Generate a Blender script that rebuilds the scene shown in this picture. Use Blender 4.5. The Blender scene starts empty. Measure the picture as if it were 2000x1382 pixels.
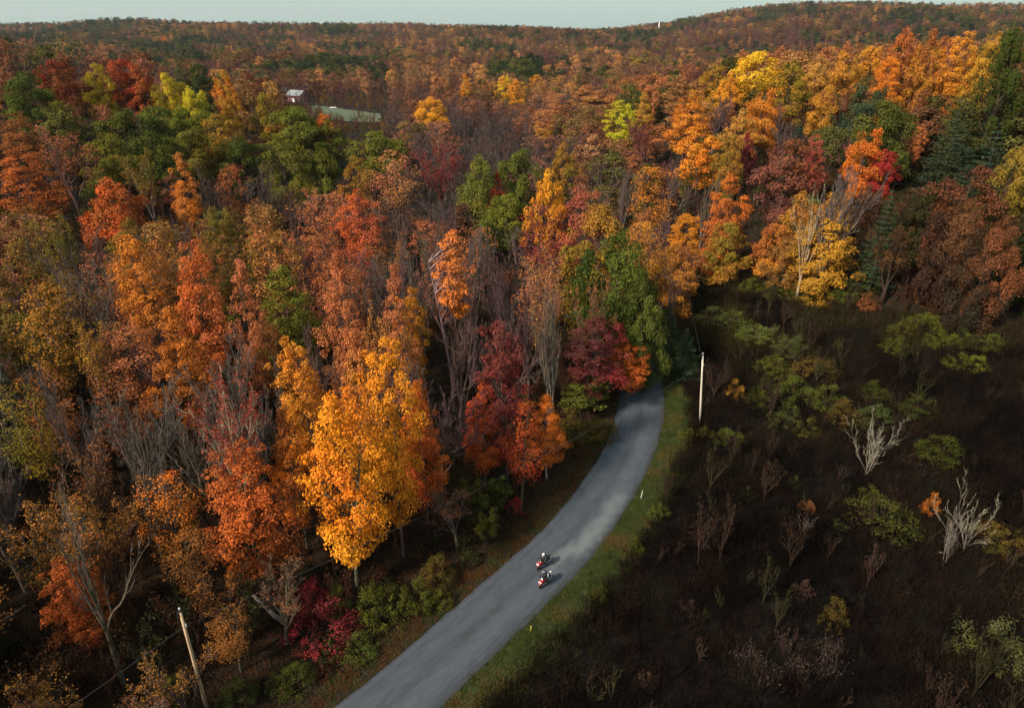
import bpy, math, random
import numpy as np
from mathutils import Vector, Matrix
R = math.radians
rng = np.random.default_rng(11)
random.seed(11)
sc = bpy.context.scene
col = sc.collection

# ------------------------------------------------------------------ camera
CAM_H, PITCH, FPX, W0, H0 = 50.0, R(25.7), 1333.0, 2000.0, 1382.0
cd = bpy.data.cameras.new('camera'); cam = bpy.data.objects.new('camera', cd); col.objects.link(cam)
cam.location = (0, 0, CAM_H); cam.rotation_euler = (R(90) - PITCH, 0, 0)
cd.sensor_width = 36.0; cd.lens = 36.0 * FPX / W0; cd.clip_start = 0.5; cd.clip_end = 20000
sc.camera = cam

# ------------------------------------------------------------------ sky, sun, exposure
SUN_EL, SUN_AZ = 38.0, 232.0          # azimuth clockwise from +Y: the sun stands to the left, a little behind the camera
wd = bpy.data.worlds.new('World'); sc.world = wd; wd.use_nodes = True
wn, wl = wd.node_tree.nodes, wd.node_tree.links
bg = wn['Background']; bg.inputs['Strength'].default_value = 0.08
sky = wn.new('ShaderNodeTexSky'); sky.sky_type = 'NISHITA'; sky.sun_disc = False
sky.sun_elevation = R(SUN_EL); sky.sun_rotation = R(SUN_AZ)
sky.air_density = 1.0; sky.dust_density = 2.5; sky.ozone_density = 1.0
pale = wn.new('ShaderNodeMixRGB'); pale.blend_type = 'MIX'; pale.inputs[0].default_value = 0.55
pale.inputs[2].default_value = (6.6, 8.4, 7.8, 1)          # thin even cloud over the whole sky
wl.new(sky.outputs[0], pale.inputs[1]); wl.new(pale.outputs[0], bg.inputs['Color'])
sd = bpy.data.lights.new('sun', 'SUN'); sun = bpy.data.objects.new('sun', sd); col.objects.link(sun)
sd.energy = 5.0; sd.angle = R(5); sd.color = (1.0, 0.86, 0.68)
az, el = R(SUN_AZ), R(SUN_EL)
sdir = Vector((math.sin(az) * math.cos(el), math.cos(az) * math.cos(el), math.sin(el)))
sun.rotation_euler = sdir.to_track_quat('Z', 'Y').to_euler(); sun.location = sdir * 300
vs = sc.view_settings
vs.view_transform = 'Standard'; vs.look = 'None'; vs.gamma = 1.0; vs.exposure = 0.55; vs.use_curve_mapping = False
sc.cycles.max_bounces = 3; sc.cycles.diffuse_bounces = 1; sc.cycles.transmission_bounces = 1; sc.cycles.volume_bounces = 0
sc.cycles.glossy_bounces = 2
sc.cycles.use_denoising = True; sc.cycles.denoiser = 'OPENIMAGEDENOISE'; sc.cycles.denoising_input_passes = 'RGB_ALBEDO_NORMAL'; sc.cycles.denoising_prefilter = 'ACCURATE'

# ------------------------------------------------------------------ small helpers
def S(a, b, x):
    t = np.clip((x - a) / (b - a), 0, 1); return t * t * (3 - 2 * t)

def vnoise(x, y, s, seed=0):
    """smooth value noise in 0..1"""
    x = np.asarray(x, float) / s; y = np.asarray(y, float) / s
    xi, yi = np.floor(x).astype(np.int64), np.floor(y).astype(np.int64)
    fx, fy = x - xi, y - yi
    fx, fy = fx * fx * (3 - 2 * fx), fy * fy * (3 - 2 * fy)
    def hsh(a, b):
        n = (a * 374761393 + b * 668265263 + seed * 1442695041) & 0x7fffffff
        n = ((n ^ (n >> 13)) * 1274126177) & 0x7fffffff
        return ((n ^ (n >> 16)) & 0xffff) / 65535.0
    return (hsh(xi, yi) * (1 - fx) + hsh(xi + 1, yi) * fx) * (1 - fy) + (hsh(xi, yi + 1) * (1 - fx) + hsh(xi + 1, yi + 1) * fx) * fy

# road centre line, metres (flat valley floor), from the near edge of the picture round the bend
def ray(px, py):
    u, v = (px - W0 / 2) / FPX, (py - H0 / 2) / FPX
    c, s = math.cos(PITCH), math.sin(PITCH)
    return np.array([u, c - v * s, -s - v * c])
def flat(px, py):
    d = ray(px, py); t = CAM_H / -d[2]; return d[:2] * t
LE = [(560, 1455), (650, 1382), (740, 1307), (830, 1232), (920, 1157), (1000, 1088), (1060, 1030), (1110, 975), (1150, 925), (1180, 875), (1200, 822), (1208, 775), (1206, 740)]
RE = [(778, 1455), (866, 1382), (952, 1300), (1032, 1217), (1102, 1147), (1162, 1085), (1212, 1020), (1252, 950), (1279, 890), (1296, 830), (1301, 780), (1296, 735), (1287, 710)]
le = np.array([flat(*p) for p in LE]); re_ = np.array([flat(*p) for p in RE])
mid = (le + re_) / 2
first = mid[0] - (mid[1] - mid[0]) / np.linalg.norm(mid[1] - mid[0]) * np.array([[60.], [30.]])
# beyond the bend the road swings to the left behind the trees
ext = [mid[-1] + np.array(p) for p in ((-.5, 9), (-4, 19), (-10, 29), (-17, 37))]
ctrl = np.vstack([first, mid, ext])
def catmull(P, n=12):
    out = []
    Q = np.vstack([2 * P[0] - P[1], P, 2 * P[-1] - P[-2]])
    for i in range(1, len(Q) - 2):
        for k in range(n):
            t = k / n
            out.append(.5 * ((2 * Q[i]) + (-Q[i-1] + Q[i+1]) * t + (2*Q[i-1] - 5*Q[i] + 4*Q[i+1] - Q[i+2]) * t*t + (-Q[i-1] + 3*Q[i] - 3*Q[i+1] + Q[i+2]) * t**3))
    out.append(P[-1]); return np.array(out)
rc = catmull(ctrl)
for _ in range(12): rc[1:-1] = .25 * rc[:-2] + .5 * rc[1:-1] + .25 * rc[2:]
ROADW = 6.5
rt = np.gradient(rc, axis=0); rt /= np.linalg.norm(rt, axis=1)[:, None]
rn = np.stack([rt[:, 1], -rt[:, 0]], 1)           # to the right of travel away from the camera
def road_off(x, y):
    """signed distance from the road's centre line (positive = right side)"""
    p = np.stack([np.ravel(x), np.ravel(y)], 1); out = np.empty(len(p))
    for i in range(0, len(p), 4000):
        q = p[i:i+4000]; d = q[:, None, :] - rc[None]; k = (d ** 2).sum(2).argmin(1)
        dd = d[np.arange(len(q)), k]; out[i:i+4000] = np.sign((dd * rn[k]).sum(1)) * np.sqrt((dd ** 2).sum(1))
    return out.reshape(np.shape(x))

def T(x, y):
    """height of the ground"""
    x = np.asarray(x, float); y = np.asarray(y, float)
    z = 47 * np.maximum(np.exp(-((x - 170) ** 2 + (y - 240) ** 2) / 22000.) - .06, 0) * S(22, 80, x)
    z = 29 * np.tanh(z / 29)
    z = z + 36 * np.maximum(np.exp(-(x + 230) ** 2 / 24200. - (y - 255) ** 2 / 14000.) - .06, 0) * S(-30, -90, x)
    z = z + 6 * np.maximum(np.exp(-((x - 330) ** 2 + (y - 420) ** 2) / 40000.) - .08, 0)
    fade = S(4300, 3050, y)
    z = z + 62 * S(260, 1000, x) * S(850, 2100, y) * fade
    z = z + (24 + 10 * S(0, -1500, x)) * S(1400, 2600, y) * fade
    z = z + (vnoise(x, y, 420, 3) - .5) * 34 * S(500, 1600, y) * fade + (vnoise(x, y, 150, 5) - .5) * 13 * S(250, 700, y) * fade
    return z
def proj(x, y, z):
    c, s = math.cos(PITCH), math.sin(PITCH); z = np.asarray(z, float) - CAM_H
    d = y * c - z * s
    return W0 / 2 + FPX * x / d, H0 / 2 - FPX * (y * s + z * c) / d, d
def hit(px, py, h=0.0):
    """point of the place whose top, h metres above the ground, is seen there: (x, y, depth)"""
    d = ray(px, py); t = 8.0
    while t < 6000:
        p = d * t
        if CAM_H + p[2] <= float(T(p[0], p[1])) + h: break
        t *= 1.004
    return d[0] * t, d[1] * t, t

def mesh_from(name, v, f, mats=(), attrs=None, mi=None, smooth=False):
    me = bpy.data.meshes.new(name); v = np.asarray(v, np.float32); f = np.asarray(f, np.int32)
    me.vertices.add(len(v)); me.vertices.foreach_set('co', v.ravel())
    k = f.shape[1]; me.loops.add(f.size); me.loops.foreach_set('vertex_index', f.ravel())
    me.polygons.add(len(f)); me.polygons.foreach_set('loop_start', np.arange(0, f.size, k, dtype=np.int32))
    me.polygons.foreach_set('loop_total', np.full(len(f), k, np.int32))
    if mi is not None: me.polygons.foreach_set('material_index', np.asarray(mi, np.int32))
    me.polygons.foreach_set('use_smooth', np.full(len(f), smooth))
    for m in mats: me.materials.append(m)
    for n, a in (attrs or {}).items():
        at = me.attributes.new(n, 'FLOAT', 'POINT'); at.data.foreach_set('value', np.asarray(a, np.float32))
    me.update(calc_edges=True); return me
def link(name, data, parent=None):
    o = bpy.data.objects.new(name, data); col.objects.link(o)
    if parent is not None: o.parent = parent
    return o
def tag(o, label=None, cat=None, group=None, kind=None):
    if label: o['label'] = label
    if cat: o['category'] = cat
    if group: o['group'] = group
    if kind: o['kind'] = kind
    return o
class MB:
    """collects triangles"""
    def __init__(s): s.v, s.f, s.n = [], [], 0
    def add(s, v, f): s.v.append(np.asarray(v, float)); s.f.append(np.asarray(f, int) + s.n); s.n += len(v)
    def tube(s, pts, rad, k=5, cap=False):
        pts = np.asarray(pts, float); rad = np.broadcast_to(np.asarray(rad, float), (len(pts),))
        t = np.gradient(pts, axis=0); t /= np.linalg.norm(t, axis=1)[:, None] + 1e-9
        ref = np.array([0, 0, 1.]) if abs(t[0][2]) < .8 else np.array([1., 0, 0])
        a = np.cross(t, ref); a /= np.linalg.norm(a, axis=1)[:, None] + 1e-9; b = np.cross(t, a)
        an = np.arange(k) * 2 * math.pi / k
        v = pts[:, None] + rad[:, None, None] * (a[:, None] * np.cos(an)[None, :, None] + b[:, None] * np.sin(an)[None, :, None])
        n = len(pts); i = np.arange(n - 1)[:, None] * k; j = np.arange(k)[None]; j2 = (j + 1) % k
        q = np.stack([i + j, i + j2, i + k + j2, i + k + j], -1).reshape(-1, 4)
        f = np.vstack([q[:, [0, 2, 1]], q[:, [0, 3, 2]]]); v = v.reshape(-1, 3)
        if cap:
            v = np.vstack([v, pts[:1], pts[-1:]]); c0, c1 = n * k, n * k + 1; jj = np.arange(k)
            f = np.vstack([f, np.stack([np.full(k, c0), jj, (jj + 1) % k], 1), np.stack([np.full(k, c1), (n-1)*k + (jj+1) % k, (n-1)*k + jj], 1)])
        s.add(v, f); return s
    def box(s, c, d, rot=None, taper=1.0):
        v = np.array([[x, y, z] for z in (-.5, .5) for y in (-.5, .5) for x in (-.5, .5)], float)
        v[4:, :2] *= taper; v *= np.array(d)
        if rot is not None: v = v @ np.array(rot).T
        q = [(0, 2, 3, 1), (4, 5, 7, 6), (0, 1, 5, 4), (2, 6, 7, 3), (0, 4, 6, 2), (1, 3, 7, 5)]
        s.add(v + np.array(c), [t for a, b, c_, d_ in q for t in ((a, b, c_), (a, c_, d_))]); return s
    def ball(s, c, r, nu=12, nv=8):
        r = np.broadcast_to(r, (3,)); v = []; f = []
        for i in range(nv + 1):
            for j in range(nu):
                a, b = math.pi * i / nv, 2 * math.pi * j / nu
                v.append((c[0] + r[0]*math.sin(a)*math.cos(b), c[1] + r[1]*math.sin(a)*math.sin(b), c[2] + r[2]*math.cos(a)))
        for i in range(nv):
            for j in range(nu):
                a, b = i*nu + j, i*nu + (j+1) % nu; f += [(a, a+nu, b+nu), (a, b+nu, b)]
        s.add(v, f); return s
    def loft(s, rings):
        """rings: list of equally long closed loops of points"""
        k = len(rings[0]); v = np.vstack([np.array(r, float) for r in rings]); f = []
        for i in range(len(rings) - 1):
            for j in range(k):
                a, b = i*k + j, i*k + (j+1) % k; f += [(a, b, b+k), (a, b+k, a+k)]
        n = len(v); v = np.vstack([v, np.mean(rings[0], 0)[None], np.mean(rings[-1], 0)[None]])
        for j in range(k): f += [(n, (j+1) % k, j), (n+1, (len(rings)-1)*k + j, (len(rings)-1)*k + (j+1) % k)]
        s.add(v, f); return s
    def arrays(s): return np.vstack(s.v), np.vstack(s.f)
    def mesh(s, name, mat, smooth=False): v, f = s.arrays(); return mesh_from(name, v, f, [mat], smooth=smooth)
    def obj(s, name, mat, parent=None, smooth=False): return link(name, s.mesh(name, mat, smooth), parent)

# ------------------------------------------------------------------ materials
def newmat(name):
    m = bpy.data.materials.new(name); m.use_nodes = True; return m, m.node_tree.nodes, m.node_tree.links
def plain(name, c, rough=.6, metal=0.0, noise=.15, scale=8.0, emit=None):
    m, n, l = newmat(name); b = n['Principled BSDF']; b.inputs['Roughness'].default_value = rough; b.inputs['Metallic'].default_value = metal
    nz = n.new('ShaderNodeTexNoise'); nz.inputs['Scale'].default_value = scale; nz.inputs['Detail'].default_value = 5
    tc = n.new('ShaderNodeTexCoord'); l.new(tc.outputs['Object'], nz.inputs['Vector'])
    rm = n.new('ShaderNodeMapRange'); rm.inputs[1].default_value = .3; rm.inputs[2].default_value = .7; rm.inputs[3].default_value = 1 - noise; rm.inputs[4].default_value = 1 + noise
    l.new(nz.outputs['Fac'], rm.inputs[0])
    mx = n.new('ShaderNodeVectorMath'); mx.operation = 'SCALE'; mx.inputs[0].default_value = c; l.new(rm.outputs[0], mx.inputs['Scale'])
    l.new(mx.outputs[0], b.inputs['Base Color'])
    if emit: b.inputs['Emission Color'].default_value = (*emit[:3], 1); b.inputs['Emission Strength'].default_value = emit[3]
    return m
def leaf_mat(name, inst):
    """two leaf colours per tree (object or instance), mixed clump by clump, each leaf a little different"""
    m, n, l = newmat(name); n.remove(n['Principled BSDF']); out = n['Material Output']
    def att(nm, typ):
        a = n.new('ShaderNodeAttribute'); a.attribute_name = nm; a.attribute_type = typ; return a
    if inst: c1 = att('tint', 'INSTANCER').outputs['Color']
    else: c1 = n.new('ShaderNodeObjectInfo').outputs['Color']
    c2 = att('tint2', 'INSTANCER' if inst else 'OBJECT').outputs['Color']
    mx = n.new('ShaderNodeMixRGB'); l.new(att('clump', 'GEOMETRY').outputs['Fac'], mx.inputs[0]); l.new(c1, mx.inputs[1]); l.new(c2, mx.inputs[2])
    mr = n.new('ShaderNodeMapRange'); mr.inputs[3].default_value = .62; mr.inputs[4].default_value = 1.38; l.new(att('leafr', 'GEOMETRY').outputs['Fac'], mr.inputs[0])
    sc_ = n.new('ShaderNodeVectorMath'); sc_.operation = 'SCALE'; l.new(mx.outputs[0], sc_.inputs[0]); l.new(mr.outputs[0], sc_.inputs['Scale'])
    d = n.new('ShaderNodeBsdfDiffuse'); t = n.new('ShaderNodeBsdfTranslucent'); ms = n.new('ShaderNodeMixShader'); ms.inputs[0].default_value = .22
    l.new(sc_.outputs[0], d.inputs[0]); l.new(sc_.outputs[0], t.inputs[0]); l.new(d.outputs[0], ms.inputs[1]); l.new(t.outputs[0], ms.inputs[2]); l.new(ms.outputs[0], out.inputs[0])
    return m
def bark_mat(name, inst):
    m, n, l = newmat(name); b = n['Principled BSDF']; b.inputs['Roughness'].default_value = .9; b.inputs['Specular IOR Level'].default_value = .1
    if inst:
        a = n.new('ShaderNodeAttribute'); a.attribute_name = 'tint2'; a.attribute_type = 'INSTANCER'; c = a.outputs['Color']
    else: c = n.new('ShaderNodeObjectInfo').outputs['Color']
    nz = n.new('ShaderNodeTexNoise'); nz.inputs['Scale'].default_value = 2.2; nz.inputs['Detail'].default_value = 6
    tc = n.new('ShaderNodeTexCoord'); l.new(tc.outputs['Object'], nz.inputs['Vector'])
    rm = n.new('ShaderNodeMapRange'); rm.inputs[1].default_value = .3; rm.inputs[2].default_value = .7; rm.inputs[3].default_value = .6; rm.inputs[4].default_value = 1.35
    l.new(nz.outputs['Fac'], rm.inputs[0]); s_ = n.new('ShaderNodeVectorMath'); s_.operation = 'SCALE'; l.new(c, s_.inputs[0]); l.new(rm.outputs[0], s_.inputs['Scale']); l.new(s_.outputs[0], b.inputs['Base Color'])
    return m
M_LEAF, M_LEAFI = leaf_mat('leaf', False), leaf_mat('leaf_mass', True)
M_BARK, M_BARKI = bark_mat('bark', False), bark_mat('bark_mass', True)
P = dict(gold=(.76, .295, .026), amber=(.52, .23, .03), orange=(.60, .165, .02), redorange=(.46, .105, .026), red=(.36, .04, .02), salmon=(.45, .15, .06),
         pink=(.41, .12, .06), crimson=(.23, .02, .03), darkred=(.19, .03, .02), rust=(.27, .092, .03), brown=(.19, .08, .03), ochre=(.34, .17, .03),
         tan=(.42, .21, .06), yellow=(.60, .41, .03), lime=(.36, .42, .02), green=(.10, .112, .02), dkgreen=(.045, .06, .013), olive=(.15, .13, .02),
         grayolive=(.085, .088, .035), pine=(.028, .055, .034), mauve=(.105, .066, .062), gray=(.115, .092, .076), pale=(.30, .255, .19), plum=(.17, .055, .05),
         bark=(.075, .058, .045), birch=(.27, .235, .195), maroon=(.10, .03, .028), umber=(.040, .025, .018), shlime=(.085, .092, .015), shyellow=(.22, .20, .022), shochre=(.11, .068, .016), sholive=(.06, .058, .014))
# ------------------------------------------------------------------ ground, road, verge, field
def grid(xs, ys):
    X, Y = np.meshgrid(xs, ys); nx, ny = len(xs), len(ys)
    i = (np.arange(ny - 1)[:, None] * nx + np.arange(nx - 1)[None]).ravel()
    return X.ravel(), Y.ravel(), np.stack([i, i + 1, i + nx + 1, i + nx], 1)
xs = np.unique(np.concatenate([np.linspace(-90, 130, 130), np.linspace(-600, 600, 90), np.linspace(-4600, 4600, 90)]))
ys = np.unique(np.concatenate([np.linspace(-10, 150, 110), np.linspace(-200, 700, 90), np.linspace(-700, 4700, 90)]))
gx, gy, gf = grid(xs, ys)
ro = road_off(gx, gy)
bump = (vnoise(gx, gy, 3.0, 8) - .5) * .5 * S(5, 12, np.abs(ro)) * (np.hypot(gx, gy) < 400)
def meadow_mask(x, y):
    """open dry field to the right of the road"""
    px, py, _ = proj(x, y, T(x, y)); o = road_off(x, y)
    edge = np.interp(px, [1290, 1370, 1480, 1620, 1750, 1850, 2000, 2400], [700, 548, 548, 592, 612, 655, 640, 600])
    return (o > 3.2) & (py > edge) & (y > -5) & (px > 700)
gm = meadow_mask(gx, gy).astype(float)
verge = S(8.0, 5.2, np.abs(ro)) * np.where(ro > 0, 1.0, .25)
m, n, l = newmat('forest_floor'); b = n['Principled BSDF']; b.inputs['Roughness'].default_value = .95; b.inputs['Specular IOR Level'].default_value = .1
def N(n, t, **k):
    x = n.new(t)
    for a, v in k.items(): setattr(x, a, v)
    return x
def noise(n, l, scale, detail=6, vec=None):
    x = n.new('ShaderNodeTexNoise'); x.inputs['Scale'].default_value = scale; x.inputs['Detail'].default_value = detail
    if vec: l.new(vec, x.inputs['Vector'])
    return x
def ramp(n, l, src, stops):
    r = n.new('ShaderNodeValToRGB'); l.new(src, r.inputs[0])
    while len(r.color_ramp.elements) < len(stops): r.color_ramp.elements.new(.5)
    for e, (p_, c_) in zip(r.color_ramp.elements, stops): e.position = p_; e.color = (*c_, 1)
    return r
def mixc(n, l, fac, a, b_):
    x = n.new('ShaderNodeMixRGB')
    (l.new(fac, x.inputs[0]) if not isinstance(fac, float) else setattr(x.inputs[0], 'default_value', fac))
    for s_, i in ((a, 1), (b_, 2)):
        if isinstance(s_, tuple): x.inputs[i].default_value = (*s_, 1)
        else: l.new(s_, x.inputs[i])
    return x.outputs[0]
tc = n.new('ShaderNodeTexCoord'); ob = tc.outputs['Object']
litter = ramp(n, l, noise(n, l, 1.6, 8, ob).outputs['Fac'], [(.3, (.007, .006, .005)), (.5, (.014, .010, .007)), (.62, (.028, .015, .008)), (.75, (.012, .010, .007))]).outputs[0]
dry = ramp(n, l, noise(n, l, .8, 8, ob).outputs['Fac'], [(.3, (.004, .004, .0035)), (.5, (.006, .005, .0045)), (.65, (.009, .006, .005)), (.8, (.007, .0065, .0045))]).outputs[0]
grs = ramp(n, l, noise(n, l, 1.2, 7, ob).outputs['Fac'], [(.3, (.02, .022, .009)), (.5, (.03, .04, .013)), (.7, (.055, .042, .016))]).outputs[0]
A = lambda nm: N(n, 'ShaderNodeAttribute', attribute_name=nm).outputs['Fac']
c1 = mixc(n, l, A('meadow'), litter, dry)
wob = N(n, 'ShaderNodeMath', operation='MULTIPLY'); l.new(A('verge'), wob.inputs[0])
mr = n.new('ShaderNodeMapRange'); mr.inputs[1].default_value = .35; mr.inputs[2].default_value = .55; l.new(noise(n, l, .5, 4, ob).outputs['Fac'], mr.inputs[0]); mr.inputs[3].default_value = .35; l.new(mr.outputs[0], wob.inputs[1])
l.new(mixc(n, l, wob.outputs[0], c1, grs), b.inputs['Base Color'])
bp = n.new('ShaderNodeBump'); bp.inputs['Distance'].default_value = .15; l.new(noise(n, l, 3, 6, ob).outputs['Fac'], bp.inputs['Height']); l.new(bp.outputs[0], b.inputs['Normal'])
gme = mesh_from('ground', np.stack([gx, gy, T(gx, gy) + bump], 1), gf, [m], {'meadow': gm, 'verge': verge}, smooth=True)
ground = tag(link('ground', gme), kind='structure')

# road: a crowned strip of worn asphalt with a newer dark strip along each edge
hw = ROADW / 2
rs = np.concatenate([[0], np.cumsum(np.linalg.norm(np.diff(rc, axis=0), axis=1))])
edge_wob = (vnoise(rs, rs * 0, 1.7, 2) - .5) * .22
m, n, l = newmat('asphalt'); b = n['Principled BSDF']
A = lambda nm: N(n, 'ShaderNodeAttribute', attribute_name=nm).outputs['Fac']
def math_(op, a, b_=None, c_=None):
    x = n.new('ShaderNodeMath'); x.operation = op
    for i_, s_ in enumerate((a, b_, c_)):
        if s_ is None: continue
        if isinstance(s_, (int, float)): x.inputs[i_].default_value = s_
        else: l.new(s_, x.inputs[i_])
    return x.outputs[0]
cmb = n.new('ShaderNodeCombineXYZ'); l.new(math_('MULTIPLY', A('u'), 3.3), cmb.inputs[0]); l.new(math_('MULTIPLY', A('s'), .22), cmb.inputs[1])
streak = noise(n, l, 2.2, 8, cmb.outputs[0]).outputs['Fac']
tc = n.new('ShaderNodeTexCoord'); grain = noise(n, l, 14, 8, tc.outputs['Object']).outputs['Fac']; blot = noise(n, l, .35, 5, tc.outputs['Object']).outputs['Fac']
base = ramp(n, l, streak, [(.3, (.026, .033, .047)), (.5, (.036, .045, .061)), (.68, (.047, .056, .073))]).outputs[0]
base = mixc(n, l, math_('MULTIPLY', math_('GREATER_THAN', blot, .6), .0), base, (.05, .05, .055))
uN = math_('ADD', A('u'), math_('MULTIPLY', math_('SUBTRACT', blot, .5), .12))
def band(c, w, soft):
    x = math_('ABSOLUTE', math_('SUBTRACT', uN, c)); mrx = n.new('ShaderNodeMapRange'); mrx.inputs[1].default_value = w; mrx.inputs[2].default_value = w + soft
    mrx.inputs[3].default_value = 1; mrx.inputs[4].default_value = 0; l.new(x, mrx.inputs[0]); return mrx.outputs[0]
base = mixc(n, l, math_('MULTIPLY', band(.36, .10, .25), .35), base, (.075, .086, .106))
base = mixc(n, l, math_('MULTIPLY', band(-.42, .10, .25), .25), base, (.066, .077, .098))
base = mixc(n, l, math_('MULTIPLY', band(0.0, .02, .09), .55), base, (.035, .04, .05))
base = mixc(n, l, math_('MULTIPLY', band(-.86, .05, .05), .7), base, (.05, .058, .075))
base = mixc(n, l, math_('MULTIPLY', band(1.0, .15, .03), .9), base, (.028, .03, .038))
base = mixc(n, l, A('sun_patch'), base, (.19, .215, .21))  # sunlit stretch of road, painted paler into the asphalt colour
base = mixc(n, l, A('patch'), base, (.03, .033, .04))
crk = n.new('ShaderNodeTexVoronoi'); crk.feature = 'DISTANCE_TO_EDGE'; crk.inputs['Scale'].default_value = .35
wv = n.new('ShaderNodeVectorMath'); wv.operation = 'ADD'; nz3 = noise(n, l, .8, 5, tc.outputs['Object']); l.new(nz3.outputs['Color'], wv.inputs[0]); l.new(tc.outputs['Object'], wv.inputs[1]); l.new(wv.outputs[0], crk.inputs['Vector'])
base = mixc(n, l, math_('MULTIPLY', math_('LESS_THAN', crk.outputs['Distance'], .010), .35), base, (.035, .037, .045))
vm = n.new('ShaderNodeMapRange'); vm.inputs[3].default_value = .8; vm.inputs[4].default_value = 1.2; l.new(grain, vm.inputs[0])
sv = n.new('ShaderNodeVectorMath'); sv.operation = 'SCALE'; l.new(base, sv.inputs[0]); l.new(vm.outputs[0], sv.inputs['Scale'])
l.new(sv.outputs[0], b.inputs['Base Color']); b.inputs['Roughness'].default_value = .72
bp = n.new('ShaderNodeBump'); bp.inputs['Distance'].default_value = .02; l.new(grain, bp.inputs['Height']); l.new(bp.outputs[0], b.inputs['Normal'])
# subdivide for the surface marks and painted sun patch held as attributes
def dense_strip():
    K = 6; rr = np.stack([np.interp(np.arange(0, len(rc) - 1 + 1e-9, 1 / K), np.arange(len(rc)), c) for c in (rc[:, 0], rc[:, 1], rn[:, 0], rn[:, 1], rs, edge_wob)], 1)
    uu_ = np.concatenate([[-1.03], np.linspace(-1, 1, 41), [1.03]]); vv, u2, s2 = [], [], []
    for r in rr:
        w = uu_ * hw + np.where(np.abs(uu_) > .9, r[5] * np.sign(uu_), 0); z = np.where(np.abs(uu_) <= 1, .07 + .07 * (1 - uu_ ** 2), -.15)
        vv.append(np.stack([r[0] + r[2] * w, r[1] + r[3] * w, z], 1)); u2.append(uu_); s2.append(np.full(len(uu_), r[4]))
    k = len(uu_); i_ = (np.arange(len(rr) - 1)[:, None] * k + np.arange(k - 1)[None]).ravel()
    return np.vstack(vv), np.concatenate(u2), np.concatenate(s2), np.stack([i_, i_ + 1, i_ + k + 1, i_ + k], 1)
V, uu, ss, RF = dense_strip()
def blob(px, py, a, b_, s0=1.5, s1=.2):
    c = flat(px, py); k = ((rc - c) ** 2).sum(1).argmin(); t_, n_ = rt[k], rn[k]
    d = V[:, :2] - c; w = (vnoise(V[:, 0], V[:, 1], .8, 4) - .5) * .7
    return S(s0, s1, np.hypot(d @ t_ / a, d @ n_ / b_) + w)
sun_patch = np.maximum(.4 * blob(1150, 1052, 3.6, 1.0), .35 * blob(1185, 1010, 5.5, .9)); sun_patch = np.maximum(sun_patch, .35 * blob(1100, 1085, 3, .8))  # mask for sunlight between tree shadows, painted on the road
patch = np.maximum.reduce([.9 * blob(914, 1238, 1.1, .4, 1.2, .7), .85 * blob(968, 1193, .8, .42, 1.2, .7), .7 * blob(947, 1209, .6, .3, 1.2, .7), .35 * blob(1140, 1000, 1.2, .5), .3 * blob(1160, 980, .9, .4), .3 * blob(1105, 1098, 1.2, .5)])
rme = mesh_from('road', V, RF, [m], {'u': uu, 's': ss, 'sun_patch': sun_patch, 'patch': patch}, smooth=True)
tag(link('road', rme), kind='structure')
# ------------------------------------------------------------------ tree shapes (each built once, shared by many trees)
def unit(v): return v / (np.linalg.norm(v, axis=-1, keepdims=True) + 1e-9)
def leaves(c, nrm, size, clump, r, elong=.62):
    """folded leaf sprays: 4 points, 2 triangles each"""
    n = len(c); nrm = unit(nrm); t = unit(np.cross(nrm, unit(r.normal(size=(n, 3))))); b = np.cross(nrm, t)
    s = size[:, None]; fold = nrm * s * r.uniform(-.22, .22, (n, 1))
    v = np.stack([c - t * s * .5, c + b * s * .5 * elong + fold + t * s * r.uniform(-.15, .15, (n, 1)), c + t * s * .5, c - b * s * .5 * elong + fold * .7], 1)
    i = np.arange(n)[:, None] * 4; f = np.concatenate([i + [[0, 1, 2]], i + [[0, 2, 3]]])
    return v.reshape(-1, 3), f, np.repeat(clump, 4), np.repeat(r.random(n), 4)
def leaf_data(name, cs, ns, sz, cl, r, mat, elong=.62):
    v, f, a, b = leaves(np.vstack(cs), np.vstack(ns), np.concatenate(sz), np.concatenate(cl), r, elong)
    return mesh_from(name, v, f, [mat], {'clump': a, 'leafr': b})
def curve(p, d, L, n, r, wander=.12, up=0.0):
    pts = [np.array(p, float)]; d = unit(np.array(d, float))
    for k in range(n):
        d = unit(d + r.normal(size=3) * wander + np.array([0, 0, up])); pts.append(pts[-1] + d * L / n)
    return np.array(pts), d
def span(me):
    v = np.empty(len(me.vertices) * 3, np.float32); me.vertices.foreach_get('co', v); v = v.reshape(-1, 3)
    return float(v[:, 2].max()), float(np.percentile(np.hypot(v[:, 0], v[:, 1]), 97) * 2)
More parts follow.
